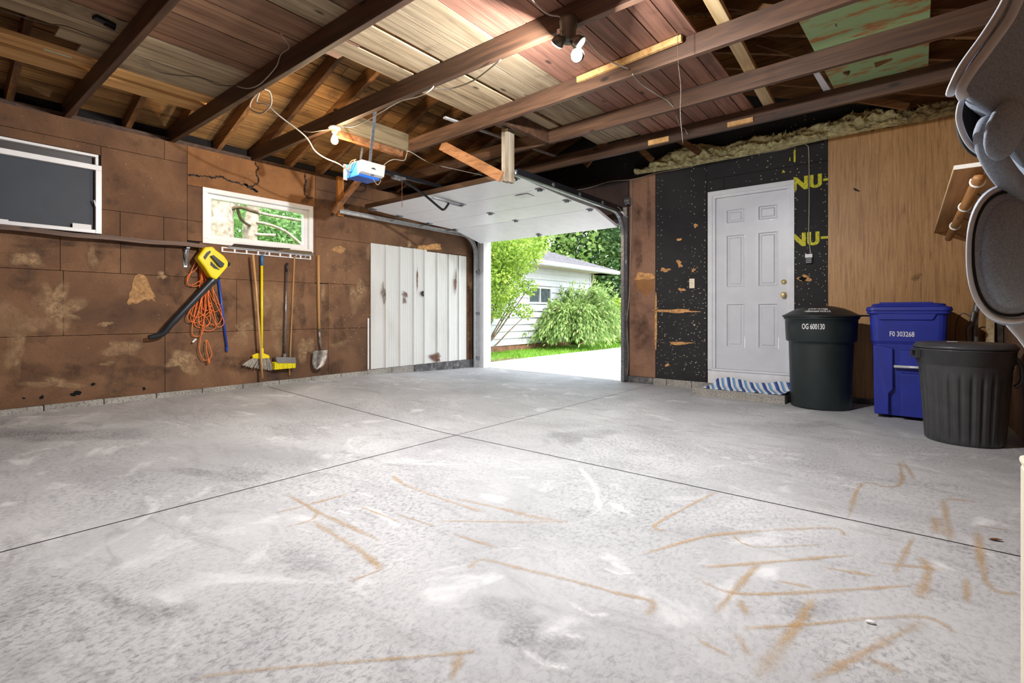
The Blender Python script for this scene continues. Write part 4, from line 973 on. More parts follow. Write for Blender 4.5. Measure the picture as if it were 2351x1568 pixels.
# ---- shelf and hanging rod on the right wall
rs = thing('rod_shelf', 'plywood shelf with white edge high on the right wall', 'shelf', (.45, 4.8, 1.69))
MB().box(.195, XR-.002, 3.56, YF-.02, 1.70, 1.716).build('board', 'ply_shelf', rs)
MB().box(.190, XR-.002, 3.553, 3.5595, 1.697, 1.719).build('end_edge', 'rope_white', rs); MB().box(.190, .1949, 3.56, YF-.02, 1.699, 1.717).build('front_edge', 'timber_cream', rs)
for y in (4.2, 5.2, 6.1): MB().beam((.30, y, 1.69), (XR-.004, y, 1.45), .006, .02, (0,1,0)).build('bracket', 'shelf_dark', rs)
q = onX(2249, 407, .335); qx, qz = .335, None
near = onY(2249, 408, 3.60); far = onY(2178, 547, 5.75)
rod = thing('hanging_rod', 'round wooden rod tied with white rope under the shelf', 'rod', (near.x, 4.6, near.z))
MB().tube([near, near.lerp(far, .5), far], .026, 14).build('rod', 'log', rod, smooth=True)
dv = (far-near).normalized()
for f_ in (.04, .36, .70):
    c_ = near.lerp(far, f_); mb = MB()
    e1 = Vector((1,0,0)); e2 = dv.cross(e1).normalized(); e1 = e2.cross(dv)
    mb.tube([c_ + e1*.030*math.cos(2*math.pi*k/14) + e2*.030*math.sin(2*math.pi*k/14) + dv*.004*math.sin(k) for k in range(14)], .0055, 6, closed=True)
    mb.tube(bezier([c_ + Vector((.026, 0, .012)), c_ + Vector((.034, 0, .06)), Vector((c_.x+.07, c_.y, 1.695)), Vector((c_.x+.18, c_.y-.02, 1.66))], 5), .0055, 6)
    mb.build('rope_tie', 'rope_white', rod, smooth=True)

# ================================================================ OPENER, LAMPS, CABLES
op = thing('door_opener', 'blue and white garage door opener hung from the ties', 'door opener', (-4.25, 2.96, 2.25))
MB().box(-4.37, -4.165, 2.835, 3.09, 2.262, 2.405).build('housing', 'opener_blue', op, bevel=.012)
MB().box(-4.392, -4.372, 2.82, 2.86, 2.255, 2.41).build('rear_bracket', 'opener_white', op, bevel=.004)
cp = MB().prism([(-4.164, 2.84, 2.285), (-4.12, 2.84, 2.30), (-4.112, 2.85, 2.412), (-4.30, 2.85, 2.418), (-4.30, 2.85, 2.408), (-4.164, 2.85, 2.406)], (0, .27, 0)).build('light_cover', 'opener_white', op, bevel=.008)
for i in range(5): MB().lathe([(.006+.007*i, 0), (.009+.007*i, 0), (.009+.007*i, .003), (.006+.007*i, .003)], 20, (-4.125, 2.98, 2.325), (1, 0, -.25)).build('vent_ring', 'grey_plastic', cp)
rail = MB().box(-4.285, -4.25, 3.08, 6.2, 2.385, 2.425).build('rail', 'black_metal', op, bevel=.003)
MB().box(-4.30, -4.235, 3.33, 3.48, 2.36, 2.39).build('trolley', 'galv', op)
MB().tube(bezier([(-4.265, 3.42, 2.375), (-4.28, 3.75, 2.28), (-4.30, 4.04, 2.165), (-4.30, 4.09, 2.155), (-4.305, 4.13, 2.175), (-4.31, 4.19, 2.245)], 5), .014, 8).build('pull_arm', 'black_metal', op, smooth=True)
MB().tube([(-4.19, 3.39, 2.36), (-4.19, 3.39, 2.05)], .003, 6).build('release_cord', 'copper_rod', op)
MB().beam((-3.60, 2.625, 2.70), (-4.165, 2.97, 2.405), .004, .028, (0,1,0)).build('hang_strap', 'galv', op)
MB().beam((-4.33, 3.0, 2.61), (-4.34, 2.97, 2.40), .004, .022, (0,1,0)).build('hang_strap', 'galv', op)
for k_, pl in enumerate(([(-4.36,2.815,2.40),(-4.33,2.80,2.36),(-4.26,2.80,2.33),(-4.22,2.805,2.37),(-4.18,2.815,2.41)], [(-4.30,2.815,2.28),(-4.27,2.80,2.33),(-4.23,2.80,2.40),(-4.17,2.82,2.415)])):
    MB().tube(bezier(pl, 6), .0045, 6).build('lead', 'copper_rod', op, smooth=True)
MB().tube(bezier([(-4.14,2.99,2.26),(-4.11,3.02,2.20),(-4.10,3.05,2.24),(-4.12,3.06,2.265)], 5), .003, 6).build('lead', 'cable_white', op)
# bulb lamp
lm = thing('bulb_lamp', 'bare glowing bulb in a white porcelain holder on the tie', 'lamp', (-4.17, 2.59, 2.655))
BX = Vector((-4.165, 2.585, 2.655))
MB().lathe([(.055, 0), (.055, -.012), (.045, -.022), (.03, -.03), (.026, -.05), (.02, -.052)], 28, BX).build('holder', 'ceramic', lm, smooth=True)
MB().lathe([(.013, -.052), (.015, -.07), (.026, -.095), (.032, -.118), (.030, -.138), (.018, -.153), (.004, -.157)], 24, BX).build('bulb', 'lamp_warm', lm, smooth=True)
ld = bpy.data.lights.new('bulb_light', 'POINT'); ld.energy = BULB_W; ld.color = (1, .74, .46); ld.shadow_soft_size = .035
lo = bpy.data.objects.new('bulb_light', ld); lo.location = BX + Vector((0, 0, -.21)); C.objects.link(lo); lo.parent = lm; lo.matrix_parent_inverse = Matrix.Translation(-lm.location)
# three-head lamp
L0 = Vector((-1.575, 2.515, 2.66)); led = thing('three_head_lamp', 'dark fixture with three bright lamp heads on the middle tie', 'lamp', L0)
MB().lathe([(.052, .02), (.055, 0), (.052, -.035), (.045, -.05), (.043, -.10), (.034, -.125), (.01, -.13)], 28, L0).build('base', 'bronze', led, smooth=True)
MB().box(L0.x-.052, L0.x-.03, L0.y-.05, L0.y-.035, L0.z-.085, L0.z-.05).build('sensor', 'opener_white', led, bevel=.004)
for px, py, yy, dr, pw in ((1278,102,2.46,(-.78,.18,-.62), 1.15), (1333,100,2.47,(.62,.38,-.68), .75), (1324,127,2.46,(.05,-.9,-.4), .8)):
    c_ = onY(px, py, yy); dr = Vector(dr).normalized(); st_ = L0 + Vector((0, 0, -.10))
    hdp = MB().lathe([(.018, -.05), (.034, -.03), (.04, -.004), (.036, 0)], 22, c_, dr).build('lamp_head', 'bronze', led, smooth=True)
    MB().tube([st_, c_ - dr*.045], .009, 8).build('arm', 'bronze', led)
    MB().lathe([(.036, 0), (.03, .006), (.012, .010), (.002, .011)], 22, c_ + dr*.0005, dr).build('lens', 'lamp_cool', hdp, smooth=True)
    ad = bpy.data.lights.new('head_light', 'AREA'); ad.shape = 'DISK'; ad.size = .07; ad.energy = LED_W*pw; ad.color = (.97, .98, 1.0)
    ao = bpy.data.objects.new('head_light', ad); ao.location = c_ + dr*.014; ao.rotation_euler = dr.to_track_quat('-Z', 'Y').to_euler(); C.objects.link(ao)
    ao.parent = led; ao.matrix_parent_inverse = Matrix.Translation(-led.location)
# cables about the roof
def P(*a): return Vector(a)
n2, n3, n4, n5 = 1.758, 2.552, 3.33, 4.14
cable('roof_cable', [onY(620,0,n2-.25), onY(632,45,n2-.2), onY(648,82,n2-.1), onY(664,108,n2), onY(645,125,n2), onY(636,150,n2), onY(615,176,n2), onY(592,196,n2), onY(568,203,n2), onY(545,198,n2-.02)], .0048, 'cable_white', 'white cable looping down onto the second tie beam')
cable('roof_cable', [onZ(0,22,ZL-.02), onZ(95,52,ZL-.02), onZ(150,60,ZL-.02), onZ(210,82,ZL-.02), onZ(268,104,ZL-.02)], .004, 'cable_dark', 'thin wire under the loft boards at the upper left')
cable('roof_cable', [onZ(298,120,ZL-.02), onZ(330,145,ZL-.02), onZ(365,165,ZL-.02), onZ(410,173,ZL-.02), onZ(460,178,ZL-.02), onZ(500,195,ZL-.02), onZ(540,197,ZL-.03)], .004, 'cable_dark', 'dark wire across the grey boards between the first ties')
lp_ = [P(-3.86, 1.80, 2.645), onY(620,212,1.9), onY(622,240,1.95), onY(600,260,1.95), onY(575,250,1.95), onY(578,230,1.95), onY(595,212,1.95), onY(590,235,1.95), onY(612,240,1.98), onY(640,265,2.05), onY(700,312,2.3), onY(722,345,2.5), onY(745,362,2.6), onY(775,375,2.72), P(-4.37, 2.82, 2.37)]
cable('opener_cable', lp_, .006, 'cable_white', 'coiled white cable running from the second tie to the opener')
cable('lamp_cable', [onY(697,301,n3-.01), onY(715,303,n3-.01), onY(740,299,n3-.01), onY(757,297,n3-.005)], .0048, 'cable_white', 'short white cable entering the left side of the bulb holder')
cable('lamp_cable', [onY(785,290,n3-.01), onY(812,290,n3-.01), onY(845,275,n3-.01), onY(882,253,n3-.01), onY(920,232,n3-.01), onY(960,222,n3-.01), onY(990,205,n3), P(-2.9,2.7,2.78)], .0048, 'cable_white', 'white cable sagging right from the bulb along the tie')
cable('roof_cable', [onY(998,204,n3+.05), onY(1040,202,n3+.2), onY(1090,183,n3+.1), onY(1150,137,n3)], .005, 'cable_dark', 'dark cable slung under the pale boards right of the third tie')
cable('roof_cable', [P(-4.12, 3.09, 2.40), onX(890,372,-4.2), onX(905,366,-4.2), onX(928,368,-4.2), onX(934,354,-4.2), P(-4.15,3.46,2.65), onX(990,375,-4.2), onX(1060,392,-4.2), onX(1150,412,-4.2)], .0048, 'cable_white', 'white cable from the opener along the roof towards the door')
cable('lamp_cable', [onY(1215,-10,n3-.3), onY(1235,14,n3-.22), onY(1260,33,n3-.12), onY(1285,38,n3-.05), onY(1300,50,n3-.02)], .0048, 'cable_white', 'white cable entering the three-head lamp from above')
cable('lamp_cable', [onY(1333,75,n3+.05), onY(1350,95,n3+.2), onY(1375,122,n3+.4), onY(1410,145,n3+.6), onY(1443,158,n4)], .0048, 'cable_white', 'white cable from the three-head lamp to the next tie')
cable('roof_cable', [onY(1452,170,n4), onY(1475,195,n4+.3), onY(1505,215,n4+.5), onY(1530,230,n4+.7), onY(1548,247,n5)], .0048, 'cable_white', 'white cable between the two ties right of the lamp')
cable('pull_string', [onY(1556,66,3.2), onY(1557,140,3.2), onY(1563,200,3.2), onY(1562,260,3.2), onY(1568,329,3.2)], .0018, 'cable_dark', 'thin white pull string hanging from the loft boards')
cable('roof_cable', [onY(1552,265,n5+.2), onY(1562,290,n5+.5), onY(1572,296,n5+.7), onY(1579,309,4.90)], .0035, 'cable_white', 'short bent white wire on the fifth tie')
tag(MB().tube([onY(1577,325,YF-.06), onY(1580,378,YF-.06)], .004, 6).build('hanging_wire', 'cable_white'), 'short wire hanging in front of the yellow insulation', 'cable')
# loose timbers and scraps lying on the ties
zt0 = ZL + .002
tmb = tag(MB().box(-4.885, -4.725, YB+.02, 1.80, zt0, zt0+.038).build('loose_timber', 'timber', bevel=.003), 'golden timber with a pale sticker lying on the first ties', 'timber', )
tag(MB().box(-5.16, -4.96, YB+.02, 1.80, zt0, zt0+.038).build('loose_timber', 'timber', bevel=.003), 'golden timber nearest the left eave lying on the ties', 'timber')
a, b = onZ(100,112,zt0), onZ(165,132,zt0)
MB().box(min(a.x,b.x)-.012, max(a.x,b.x)+.012, a.y, b.y, zt0-.003, zt0-.0005).build('sticker', 'sticker', tmb)
ht = thing('gate_latch', 'black iron latch fixed to the boards at the upper left', 'latch', onZ(245, 45, ZL))
a, b = onZ(216,34,ZL), onZ(262,56,ZL); MB().beam((a.x,a.y,ZL-.012), (b.x,b.y,ZL-.012), .05, .02).build('plate', 'black_metal', ht, bevel=.003)
c_ = onZ(252,60,ZL-.02); MB().lathe([(.012,-.012),(.03,-.012),(.03,.012),(.012,.012)], 16, c_, (.3,.2,1)).build('knob', 'black_metal', ht)
o = MB().add([(-.945,2.6,zt0),(-.868,2.6,zt0),(-.94,5.05,zt0),(-1.03,5.05,zt0),(-.945,2.6,zt0+.04),(-.868,2.6,zt0+.04),(-.94,5.05,zt0+.04),(-1.03,5.05,zt0+.04)], [(3,2,1,0),(4,5,6,7),(0,1,5,4),(1,2,6,5),(2,3,7,6),(3,0,4,7)]).build('loose_timber', 'timber_cream', bevel=.003)
tag(o, 'cream timber lying along the right edge of the loft boards', 'timber')
tag(MB().add([(-.56,3.45,zt0),(.10,3.45,zt0),(.12,5.0,zt0),(-.48,5.0,zt0),(-.56,3.45,zt0+.02),(.10,3.45,zt0+.02),(.12,5.0,zt0+.02),(-.48,5.0,zt0+.02)], [(3,2,1,0),(4,5,6,7),(0,1,5,4),(1,2,6,5),(2,3,7,6),(3,0,4,7)]).build('painted_panel', 'green_panel', bevel=.003), 'flaking green painted panel lying on the ties', 'panel')
tag(MB().add([(-.58,4.5,zt0),(-.54,4.5,zt0),(-.50,5.0,zt0),(-.555,5.0,zt0),(-.58,4.5,zt0+.012),(-.54,4.5,zt0+.012),(-.50,5.0,zt0+.012),(-.555,5.0,zt0+.012)], [(3,2,1,0),(4,5,6,7),(0,1,5,4),(1,2,6,5),(2,3,7,6),(3,0,4,7)]).build('white_offcut', 'white_paint'), 'small white offcut beside the green painted panel', 'offcut')
a, b = onZ(1020,270,ZL+.01), onZ(1285,363,ZL+.01)
tag(MB().beam((a.x,a.y,ZL+.012), (b.x,b.y,ZL+.012), .035, .016).build('metal_strip', 'galv_white'), 'long white metal strip lying across the ties above the door', 'strip')

# ================================================================ NEAR RIGHT: padded bag and cream cabinet edge
rv, fv = Vector((_c, _s, 0)), ray(2330, 719).normalized(); up = Vector((0, 0, 1)); BF = .86; k_ = BF/FPX
bg = thing('padded_bag', 'grey padded fabric bag hanging at the right edge of the picture', 'bag', at(2330, 800, BF))
def pad(px, d0, d1, m, nm, sub=2, parent=None):
    return MB().prism([at(x, y, BF+d0) for x, y in px], fv*(d1-d0)).build(nm, m, parent or bg, smooth=True, bevel=.012, sub=sub)
pad([(2345,-90),(2300,30),(2248,110),(2205,180),(2207,215),(2240,240),(2275,265),(2300,300),(2325,345),(2380,420),(2470,420),(2510,200),(2490,-90)], -.02, .14, 'bag_cloth', 'flap', 2)
MB().tube(bezier([at(2335,-60,BF-.01), at(2305,10,BF-.01), at(2262,80,BF-.012), at(2212,150,BF-.012), at(2188,198,BF-.01), at(2182,216,BF)], 6), 9*k_, 10).build('piping', 'bag_light', bg, smooth=True)
MB().tube(bezier([at(2350,-30,BF-.022), at(2318,42,BF-.022), at(2270,110,BF-.024), at(2225,170,BF-.024), at(2206,206,BF-.022), at(2212,224,BF-.016)], 6), 10*k_, 10).build('piping', 'bag_light', bg, smooth=True)
MB().ell(at(2252,290,BF+.05), rv*.045 + up*.01, up*.058 - rv*.012, fv*.04, 24, 14).build('pocket', 'bag_black', bg, smooth=True)
MB().tube(bezier([at(2212,226,BF+.01), at(2204,245,BF+.01), at(2202,275,BF+.012), at(2214,312,BF+.015), at(2232,338,BF+.015), at(2252,352,BF+.015)], 6), 6*k_, 8).build('pocket_rim', 'bag_light', bg, smooth=True)
st_ = bezier([at(2274,282,BF+.0), at(2266,310,BF-.005), at(2276,350,BF-.005), at(2302,395,BF), at(2340,440,BF+.01), at(2395,510,BF+.02)], 6)
MB().tube(st_, [24*k_]*len(st_), 16).build('strap', 'bag_cloth', bg, smooth=True)
MB().ell(at(2306,300,BF-.02), rv*.03+up*-.012, up*.05+rv*.02, fv*.03, 18, 12).build('fold', 'bag_cloth', bg, smooth=True)
pc = at(2322, 586, BF+.03)
MB().ell(pc, rv*108*k_ , up*168*k_ - rv*4*k_, fv*.05, 44, 22, .85).build('pad_shell', 'bag_cloth', bg, smooth=True)
e1, e2 = rv*98*k_, up*156*k_
MB().tube([pc + e1*math.copysign(abs(math.cos(t))**.85, math.cos(t)) + e2*math.copysign(abs(math.sin(t))**.85, math.sin(t)) - fv*.024 for t in (2*math.pi*i/48 for i in range(48))], 6.5*k_, 10, closed=True).build('piping', 'bag_light', bg, smooth=True)
MB().tube([pc + e1*.9*math.copysign(abs(math.cos(t))**.85, math.cos(t)) + e2*.92*math.copysign(abs(math.sin(t))**.85, math.sin(t)) - fv*.032 for t in (2*math.pi*i/48 for i in range(48))], 3.2*k_, 8, closed=True).build('seam', 'bag_black', bg, smooth=True)
MB().ell(pc - fv*.012, rv*78*k_, up*136*k_, fv*.058, 40, 20, .9).build('pad_centre', 'bag_cloth', bg, smooth=True)
pad([(2296,738),(2330,772),(2352,800),(2400,880),(2450,900),(2450,700),(2380,690)], .03, .12, 'bag_light', 'base_panel', 2)
MB().tube([at(2420,-60,BF+.05), Vector((at(2420,-60,BF+.05).x, .99, 2.2)), Vector((at(2420,-60,BF+.05).x, .99, 2.66))], .012, 8).build('hang_strap', 'bag_black', bg)
cb = thing('cream_cabinet', 'cream painted low cabinet cut off by the lower right edge', 'cabinet', (.39, 1.0, 0))
cx_ = at(2339, 1300, .9)
MB().box(cx_.x+.0015, XR-.07, .55, cx_.y-.0005, .03, .66).build('body', 'cabinet_cream', cb, bevel=.006); MB().box(cx_.x, XR-.068, .545, cx_.y, .66, .675).build('top', 'cabinet_cream', cb, bevel=.005)
MB().box(cx_.x+.002, XR-.07, .57, cx_.y-.02, .0, .03).build('plinth', 'shelf_dark', cb)
for i in range(2): MB().box(cx_.x, cx_.x+.0015, .58+.33*i, .88+.33*i, .06, .63).build('door', 'cabinet_cream', cb, bevel=.002)

# ================================================================ FLOOR MARKS
def stroke(px, wd, m, nm, seed):
    rd = random.Random(seed); Pn = bezier([onF(x, y, .0009 + .0001*(seed % 7)) for x, y in px], 7); mb = MB(); vs = []
    for i, p in enumerate(Pn):
        t_ = Pn[min(i+1, len(Pn)-1)] - Pn[max(i-1, 0)]; sd = Vector((-t_.y, t_.x, 0)).normalized()*wd*.5*rd.uniform(.55, 1.3)
        vs += [p + sd, p, p - sd]
    mb.add(vs, [(3*i+k, 3*i+k+1, 3*i+k+4, 3*i+k+3) for i in range(len(Pn)-1) for k in (0, 1)]); return setfade(mb.build(nm, m, fl), [f for i in range(len(Pn)) for f in (0.0, min(1.0, i/3+.2, (len(Pn)-1-i)/3+.2), 0.0)])
sA = lambda l: [(x/1.959, 900 + y/1.959) for x, y in l]
sB = lambda l: [(1151 + x/1.959, 900 + y/1.959) for x, y in l]
rust = [(sA, [(1285,458),(1380,510),(1430,540),(1710,668)], .02), (sA, [(1240,545),(1370,512)], .018), (sA, [(1290,608),(1400,575),(1430,540)], .018), (sA, [(1400,580),(1530,660),(1620,715),(1725,800)], .028), (sA, [(1725,795),(1570,855)], .012),
 (sA, [(1765,375),(1820,415),(2000,485),(2170,540)], .022), (sA, [(2050,480),(2351,545)], .02), (sA, [(1960,580),(2351,585)], .014), (sA, [(1620,515),(1800,585)], .012), (sA, [(1780,548),(1960,605)], .012), (sA, [(2040,640),(2250,705)], .014), (sA, [(2110,795),(2170,755),(2351,795)], .02),
 (sA, [(885,1300),(960,1275),(1400,1230),(1850,1195),(2070,1175),(2140,1165)], .014), (sA, [(2070,1180),(2025,1305)], .024), (sA, [(1370,512),(1560,460)], .02), (sB, [(0,525),(160,565),(300,585)], .03), (sB, [(0,585),(280,585)], .016), (sB, [(970,448),(820,525),(690,600),(735,625)], .016),
 (sB, [(640,730),(880,660),(1050,635),(1470,612),(1550,650)], .02), (sB, [(1040,645),(1140,695),(1450,685)], .01), (sB, [(900,790),(1160,770),(1570,735)], .018), (sB, [(1160,770),(1060,880),(960,1000)], .022), (sB, [(880,840),(1050,905),(1400,900),(1850,870)], .016), (sB, [(0,775),(300,845),(520,905),(680,945),(650,1010)], .02),
 (sB, [(1070,935),(1110,1010)], .025), (sB, [(1080,1065),(1330,1050),(1870,1010),(2050,1090)], .016), (sB, [(1400,930),(1340,1030),(1150,1290)], .03), (sB, [(1900,1030),(1640,1170),(1400,1300)], .024), (sB, [(1050,1080),(1120,1190)], .024), (sB, [(880,1115),(1040,1195)], .016), (sB, [(1850,655),(1770,820)], .02),
 (sB, [(1560,570),(1620,415),(1740,428),(1800,405),(1790,310)], .022), (sB, [(1805,310),(1860,395)], .022), (sB, [(1985,480),(2020,670)], .026), (sB, [(1985,478),(2140,495)], .022), (sB, [(1950,560),(1960,640)], .03), (sB, [(2140,620),(2185,860),(2330,910)], .022), (sB, [(2090,830),(2095,950)], .018), (sB, [(2130,600),(2300,625)], .014), (sB, [(1240,850),(1400,880)], .02), (sB, [(1450,790),(1690,830)], .02), (sB, [(1700,770),(2000,800)], .018), (sB, [(1650,1200),(1800,1260)], .03), (sB, [(1880,740),(1920,800),(1880,930)], .03)]
for i, (f_, l, wd) in enumerate(rust): stroke(f_(l), wd*1.7, 'rust_stain', 'rust_mark', i)
for i, (f_, l, wd) in enumerate([(sB, [(460,795),(530,820),(600,810)], .018), (sB, [(300,945),(400,1000),(490,1000)], .022), (sB, [(90,1150),(180,1220),(310,1245)], .03), (sB, [(345,335),(420,430),(440,540)], .03), (sB, [(270,1090),(370,1110)], .02), (sB, [(20,300),(80,320)], .03), (sB, [(20,350),(110,345)], .03), (sB, [(40,385),(130,385)], .03),
     (sA, [(1040,85),(1160,105)], .05), (sA, [(1510,535),(1580,550)], .02), (sA, [(1600,450),(1680,475)], .02), (sA, [(1370,745),(1430,735)], .03), (sA, [(1320,610),(1410,635)], .018)]): stroke(f_(l), wd*1.6, 'scuff', 'white_scuff', 50+i)
for i, (px, py, rx, ry) in enumerate(((60,990,90,18),(170,1000,120,16),(520,1090,80,14),(1330,1180,20,12),(1180,1420,70,40),(1330,1000,60,12),(1870,975,40,6),(1240,1480,90,30),(700,1290,60,20),(330,1400,80,30),(1860,1400,60,22))):
    decal('dark_smudge', blob(lambda x, y: onF(x, y, .0004+.0001*(i % 4)), px, py, rx*1.3, ry*1.3, i+70, 30, .4), 'smudge', fl, (0, 0, .00005))
p = onF(2286, 1241, .002); tag(MB().prism([p + Vector(q) for q in ((-.022,-.008,0),(-.004,-.012,.004),(.016,-.004,.006),(.022,.006,.003),(.004,.010,.004),(-.012,.006,.002))], (0,0,.002)).build('dry_leaf', 'leaf_dry'), 'small brown dry leaf on the floor at the right', 'leaf')
p = onF(1999, 1431, 0); tag(MB().ell(p + Vector((0,0,.004)), (.013,.003,0), (-.002,.007,0), (0,0,.005), 12, 8).build('paper_scrap', 'print_white'), 'tiny white paper scrap on the floor among rust marks', 'scrap')

# ================================================================ OUTDOORS
struct(MB().box(-70, 50, -40, 90, -.5, -.06).build('ground', 'lawn_ground'), 'grassy ground around the garage')
dr_ = struct(MB().add([(-6.35,6.272,-.2),(6,6.272,-.2),(6,40,-.2),(-5.6,40,-.2),(-6.35,6.272,-.012),(6,6.272,-.012),(6,40,-.012),(-5.6,40,-.012)], [(3,2,1,0),(4,5,6,7),(0,1,5,4),(1,2,6,5),(2,3,7,6),(3,0,4,7)]).build('driveway', 'drive'), 'pale concrete driveway outside the garage opening')
struct(MB().box(-14, -6.36, 5.0, 40, -.3, -.02).build('lawn', 'lawn_ground'), 'lawn strip between the driveway and the white house')
struct(MB().box(-6.62, -6.30, 6.3, 8.3, -.3, -.012).build('soil_bed', 'soil'), 'bare soil edge of the lawn near the garage')
mb = MB(); rd = random.Random(21)
for i in range(9000):
    y = 6.6 + 9*rd.random()**1.4; e_ = -6.35 + (y-6.3)*.022; x = e_ - 1.5*rd.random() + .05*rd.random(); h = rd.uniform(.03, .085); a = rd.uniform(0, 6.28); w_ = rd.uniform(.004,.009)
    if y < 8.2 and rd.random() < .6: continue
    b = Vector((x, y, -.02)); s_ = Vector((math.cos(a), math.sin(a), 0))*w_; tip = b + Vector((rd.uniform(-.03,.03), rd.uniform(-.03,.03), h)); mb.add([b-s_, b+s_, tip], [(0,1,2)])
tag(mb.build('grass_blades', 'grass'), 'short sunlit grass along the driveway edge', 'grass', kind='stuff')
# neighbour house
hs = thing('house', 'low white sided house with grey hip roof across the lawn', 'house', (-9, 11, 0))
HX, HY0, HY1 = -7.85, 8.2, 13.8
MB().box(-14, HX-.02, HY0, HY1-.02, -.05, 2.25).build('wall_core', 'siding', hs)
MB().box(-14, HX+.01, HY0, HY1+.01, -.06, .13).build('foundation', 'house_base', hs)
hw0, hw1 = onX(1214, 693, HX), onX(1262, 664, HX)
z = .13
while z < 2.15:
    for (a, b) in ((HY0, HY1),):
        segs = [(a, b)]
        if z + .172 > hw0.z and z < hw1.z: segs = [(a, hw0.y-.05), (hw1.y+.05, b)]
        for s0, s1_ in segs:
            MB().prism([(HX-.02, s0, z), (HX+.034, s0, z), (HX+.004, s0, z+.174), (HX-.02, s0, z+.176)], (0, s1_-s0, 0)).build('siding_board', 'siding', hs)
    z += .172
MB().box(HX-.02, HX+.03, HY1-.05, HY1+.02, .13, 2.2).build('corner_board', 'siding', hs)
wn_ = MB().box(HX-.018, HX-.012, hw0.y, hw1.y, hw0.z, hw1.z).build('window_pane', 'house_pane', hs)
for a in ((hw0.y-.05, hw1.y+.05, hw1.z, hw1.z+.05), (hw0.y-.05, hw1.y+.05, hw0.z-.05, hw0.z), (hw0.y-.05, hw0.y, hw0.z, hw1.z), (hw1.y, hw1.y+.05, hw0.z, hw1.z), ((hw0.y+hw1.y)/2-.02, (hw0.y+hw1.y)/2+.02, hw0.z, hw1.z)):
    MB().box(HX-.04, HX+.03, *a).build('window_frame', 'siding', hs)
MB().box(-7.95, -7.38, HY0-.5, 14.6, 2.16, 2.19).build('soffit', 'soffit', hs)
MB().box(-14, -7.38, HY1-.1, 14.6, 2.16, 2.19).build('soffit', 'soffit', hs)
MB().box(-7.40, -7.37, HY0-.5, 14.62, 2.16, 2.30).build('fascia', 'soffit', hs); MB().box(-14, -7.37, 14.58, 14.62, 2.16, 2.30).build('fascia', 'soffit', hs)
MB().tube([(-7.33, HY0-.5, 2.23), (-7.33, 14.72, 2.23)], .065, 12).build('gutter', 'siding', hs)
eZ, sl_ = 2.30, .37; E1 = Vector((-7.33, 14.70, eZ)); E0 = Vector((-7.33, HY0-.5, eZ)); t_ = 3.6; Rg1 = E1 + Vector((-t_, -t_, sl_*t_)); Rg0 = Vector((Rg1.x, HY0-.5, Rg1.z)); E2 = Vector((-7.33-2*t_, 14.70, eZ))
rf = MB().add([E0, E1, Rg1, Rg0, E2, E0-Vector((0,0,.04)), E1-Vector((0,0,.04)), E2-Vector((0,0,.04))], [(0,1,2,3), (1,4,2), (5,6,1,0), (6,7,4,1)]).build('roof', 'shingle', hs)
for i in range(16):
    u = (i+.5)/16; a = E0.lerp(Rg0, u) + Vector((0,0,.006)); b = E1.lerp(Rg1, u) + Vector((0,0,.006)); MB().obox((a+b)/2, (b-a)/2, Vector((-t_, 0, sl_*t_)).normalized()*.004, Vector((0,0,.005))).build('shingle_course', 'shingle', rf)
MB().tube([(-7.80, 13.9, 2.16), (-7.8, 13.9, 2.0), (-7.84, 13.86, 1.85), (-7.84, 13.86, .15)], .035, 8).build('downspout', 'soffit', hs)
# foliage helpers
def leaves(mb, c, r, n, size, rd, asp=.45, shell=.5, droop=.0):
    c = Vector(c)
    for i in range(n):
        while True:
            q = Vector((rd.uniform(-1,1), rd.uniform(-1,1), rd.uniform(-1,1)))
            if q.length < 1: break
        q = q.normalized()*(shell + (1-shell)*q.length)
        p = c + Vector((q.x*r[0], q.y*r[1], q.z*r[2])); leaf(mb, p, Vector((rd.uniform(-1,1), rd.uniform(-1,1), rd.uniform(-1,.7)-droop)), size*rd.uniform(.6,1.4), asp, rd)
def leaf(mb, p, d, s, asp, rd):
    d = d.normalized(); sd = d.cross(Vector((rd.uniform(-1,1), rd.uniform(-1,1), rd.uniform(-1,1)))).normalized()*s*asp
    mb.add([p, p + d*s*.5 + sd, p + d*s, p + d*s*.5 - sd], [(0,1,2,3)])
# arching shrub in front of the house
sb_ = onZ(1322, 800, -.02); rd = random.Random(31)
s2o = thing('arching_shrub', 'large light green arching shrub beside the house window', 'shrub', sb_)
lf = MB(); st = MB()
for i in range(420):
    a = rd.uniform(0, 6.28); L = rd.uniform(.9, 1.75)*(1.0 if rd.random() < .8 else 1.25); H = rd.uniform(.9, 1.75); pts = []
    if math.sin(a) < .2: L *= .78; H *= .72
    for k in range(9):
        u = k/8; rad = L*(u**1.15); hh = H*(1-(1-u*1.35)**2)*1.0 if u*1.35 < 1.35 else H
        hh = H*(3.9*u - 3.55*u*u)*.93 if i % 4 else H*1.1*u
        rad *= 1 if i % 4 else .6
        pts.append(sb_ + Vector((math.cos(a)*rad*.85, math.sin(a)*rad, max(.02, hh*.95))))
    if i % 5 == 0: st.tube(pts[:7], .007, 4)
    for k in range(2, 9):
        for j in range(9):
            p = pts[k-1].lerp(pts[k], rd.random()) + Vector((rd.uniform(-.05,.05), rd.uniform(-.05,.05), rd.uniform(-.05,.05))); d = (pts[k]-pts[k-1]).normalized() + Vector((rd.uniform(-.5,.5), rd.uniform(-.5,.5), rd.uniform(-.7,.3))); leaf(lf, p, d, rd.uniform(.08,.15), .16, rd)
lf.build('foliage', 'leaf_mid', s2o); st.build('stems', 'stem', s2o)
